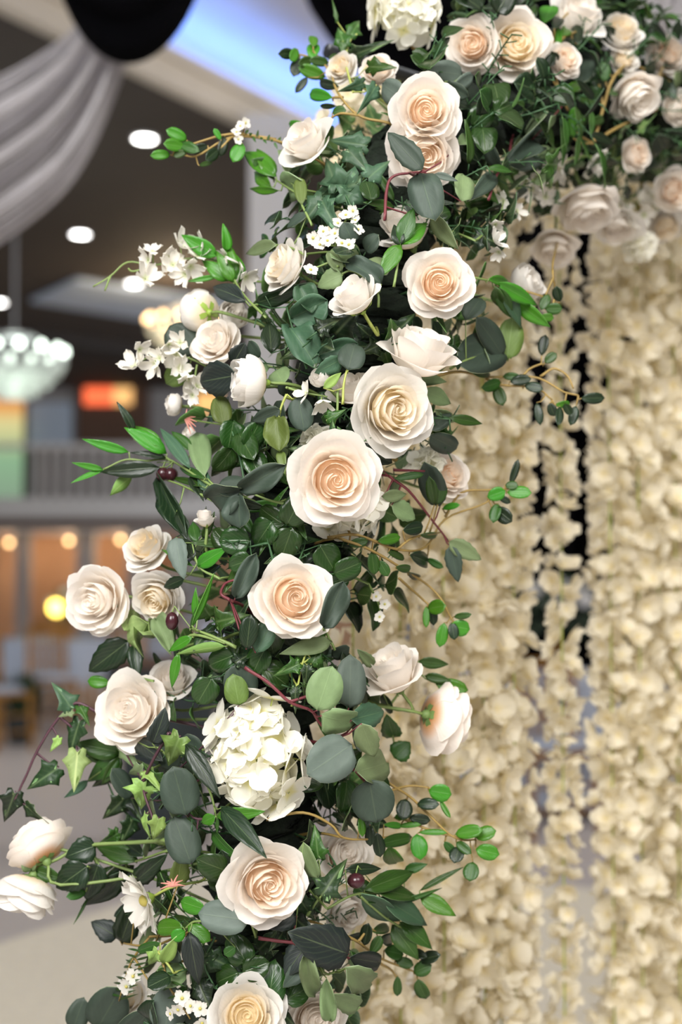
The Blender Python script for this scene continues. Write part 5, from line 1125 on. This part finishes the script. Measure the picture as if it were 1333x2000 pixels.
twig('wiry twig with small dark leaves hanging down in front of the flower strands',
     [[(1090, 470), (1080, 520), (1085, 570), (1078, 605)], [(1082, 540), (1065, 580)]], [(1082, 603, 34, 24, 1, 0), (1066, 588, 30, 20, 1, 240), (1070, 620, 26, 18, 0), (1090, 575, 22, 30, 2)], .03)

# ------------------------------------------------------------------ dense filler greenery around the arch
def proto(n, shape, cols, size, spread, seed):
    """local pieces of a short spray growing along +Z: [(name, mesh, matrix)]"""
    r_ = random.Random(seed); out = []; mb = MB(); top = Vector((r_.uniform(-.02, .02), r_.uniform(-.02, .02), spread))
    mb.tube(spline([Vector((0, 0, -.06)), Vector((0, 0, spread * .4)), top], 4), .0014, .0008, k=5)
    for i in range(n):
        h = spread * (.1 + .9 * i / (n - 1)); a = i * 2.4 + r_.uniform(-.4, .4); el = r_.uniform(.1, 1.0); b = Vector((0, 0, h)).lerp(Vector((top.x, top.y, h)), h / spread)
        d = Vector((cos(a) * cos(el), sin(a) * cos(el), sin(el))); L = size * r_.uniform(.75, 1.2); p0 = b + d * .012
        x, y, z = basis(d, Vector((0, 0, 1)), r_.uniform(-.5, .5)); mb.tube([b, p0], .0008, k=4)
        out.append(('leaf', leafmesh(shape, r_.choice(cols), r_.randrange(3)), Matrix.Translation(p0) @ Matrix((x, y, z)).transposed().to_4x4() @ Matrix.Scale(L, 4)))
    out.append(('stem', mb.mesh('stem', STEMD, True), Matrix()))
    return out
KINDS = [
    ('pothos_spray', 'dark shiny round leaf filler packed between the flowers of the arch', 'leaves', 'shiny round leaf filler sprays', [proto(11, 'heart', ('gloss', 'gloss', 'dark'), .029, .068, s) for s in (1, 2, 3)], 74),
    ('ivy_filler_spray', 'small dark ivy filler spray packed between the flowers of the arch', 'ivy', 'dark ivy filler sprays', [proto(9, 'ivy', ('ivyd', 'dark', 'green'), .031, .07, s) for s in (4, 5)], 40),
    ('ruscus_filler_spray', 'narrow leaf filler spray packed between the flowers of the arch', 'branch', 'narrow leaf filler sprays', [proto(11, 'lance', ('green', 'dark', 'green'), .046, .07, s) for s in (6, 7)], 42),
    ('eucalyptus_filler_sprig', 'grey round leaf eucalyptus filler packed between the flowers of the arch', 'eucalyptus', 'grey eucalyptus filler sprigs', [proto(8, 'round', ('grey', 'grey', 'dark', 'sage'), .03, .07, s) for s in (8, 9)], 30)]
def scr(p): v = p - CAM; d = v.dot(AF); return v.dot(AR) / d * FPX, v.dot(AU) / d * FPX, d
TS = []
for c, R in TRACED: x_, y_, d_ = scr(c); TS.append((x_, y_, d_, (R / d_ * FPX) ** 2))
BS = [(c, R, scr(c), R / (c - CAM).dot(AF) * FPX) for c, R in BLOOMS]
def blocked(M):
    """a leaf that would pierce a bloom or grow right across its face"""
    for q in (M @ Vector((0, .15, 0)), M @ Vector((0, .9, 0)), M @ Vector((.3, .5, 0)), M @ Vector((-.3, .5, 0))):
        x, y, d = scr(q)
        for c, R, (bx, by, bd), rp in BS:
            if (q - c).length < R * .95: return True
            if d < bd + R * .3 and (x - bx) ** 2 + (y - by) ** 2 < (rp * .86) ** 2: return True
        for lx, ly, ld, rp in TS:
            if d < ld + .004 and (x - lx) ** 2 + (y - ly) ** 2 < rp: return True
    return False
r_ = random.Random(11)
NA = len(AXW)
spots = []
tot = sum(k[5] for k in KINDS)
seglen = [(AXW[i + 1] - AXW[i]).length for i in range(NA - 1)]; whole = sum(seglen)
order = []
for k in KINDS: order += [k] * k[5]
r_.shuffle(order)
for j, k in enumerate(order):
    s = (j + r_.random()) / tot * whole; i = 0
    while i < NA - 2 and s > seglen[i]: s -= seglen[i]; i += 1
    p = AXW[i].lerp(AXW[i + 1], s / seglen[i]); tg = (AXW[i + 1] - AXW[i]).normalized()
    toC = (CAM - p); toC -= tg * toC.dot(tg); toC.normalize(); sd = tg.cross(toC)
    a = (j * 2.39996) % (2 * pi)
    a = (a - pi) * .62 if j % 5 else (a - pi)                # most sprays face the viewer's half
    out = (toC * cos(a) + sd * sin(a) + tg * r_.uniform(-.35, .35)).normalized()
    base = p + out * r_.uniform(.045, .062)
    name, lb, cat, grp, protos, _n = k
    t = thing(name, lb, cat, base, grp); t.rotation_euler = out.to_track_quat('Z', 'Y').to_euler()
    sc_ = r_.uniform(.85, 1.15); t.scale = (sc_,) * 3
    W = Matrix.Translation(base) @ t.rotation_euler.to_matrix().to_4x4() @ Matrix.Scale(sc_, 4)
    for n_, m_, M in protos[r_.randrange(len(protos))]:
        if n_ == 'leaf' and blocked(W @ M): continue
        obj(n_, m_, t, mat=M)

# ------------------------------------------------------------------ curtain of flower garlands hanging behind the arch
def gdep(x): return lerp(1.98, 2.42, (x - 800) / 560)
ga, gb = P(640, 300, gdep(640)), P(1520, 300, gdep(1520)); gz = 2.04
rail = MB().tube([(ga.x, ga.y, gz), (gb.x, gb.y, gz)], .01, k=8).build('garland_rail', METAL, None, True)
tag(rail, 'thin metal rail from which the flower garlands hang behind the arch', 'rail')
strands = [(690, 0, 1), (738, .04, 1), (782, 0, 1), (826, .05, 1), (866, 0, 1), (906, .05, 1), (944, 0, 1), (976, .05, .85), (1004, .0, .66), (1098, 0, .46), (1194, 0, .7), (1218, .05, .85), (1250, 0, 1), (1288, .05, 1), (1322, 0, 1),
           (1360, .05, 1), (1396, 0, 1), (1436, .05, 1), (1478, .0, 1)]
r_ = random.Random(31)
for k, (x, off, v_) in enumerate(strands):
    d = gdep(x) + off; q = P(x, 1218, d); X, Y = q.x, q.y
    lb = ('slim cream garland hanging alone between the two dark gaps of the flower wall' if x == 1098 else 'cream blossom garland hanging in the flower wall left of the dark gaps' if x < 1060 else 'cream blossom garland hanging in the flower wall right of the dark gaps')
    t = thing('blossom_garland', lb, 'garland', (X, Y, gz), None if x == 1098 else ('garlands left of the gaps' if x < 1060 else 'garlands right of the gaps'))
    zb = .42 - gz + r_.uniform(-.03, .03)
    obj('string', MB().tube([(0, 0, .01), (0, 0, zb)], .0016, k=5).mesh('string', STEMY), t)
    n = 172; rad = .036 * v_; fs = .026 * (.55 + .45 * v_)
    for i in range(n):
        z = -.03 + (zb + .03) * (i + r_.uniform(-.8, .8)) / n; a = i * 2.39996 + r_.uniform(-.5, .5); rr = rad * r_.uniform(.55, 1.15)
        nr = (Vector((cos(a), sin(a), -.05)) * .8 + Vector((r_.uniform(-1, 1), r_.uniform(-1, 1), r_.uniform(-1, 1))) * .75).normalized()
        M = Matrix.Translation((rr * cos(a), rr * sin(a), min(-.005, z))) @ nr.to_track_quat('Z', 'Y').to_matrix().to_4x4() @ Matrix.Rotation(r_.uniform(0, 6), 4, 'Z') @ Matrix.Scale(fs * r_.uniform(.8, 1.15), 4)
        obj('blossom', GF[r_.randrange(6)], t, mat=M)
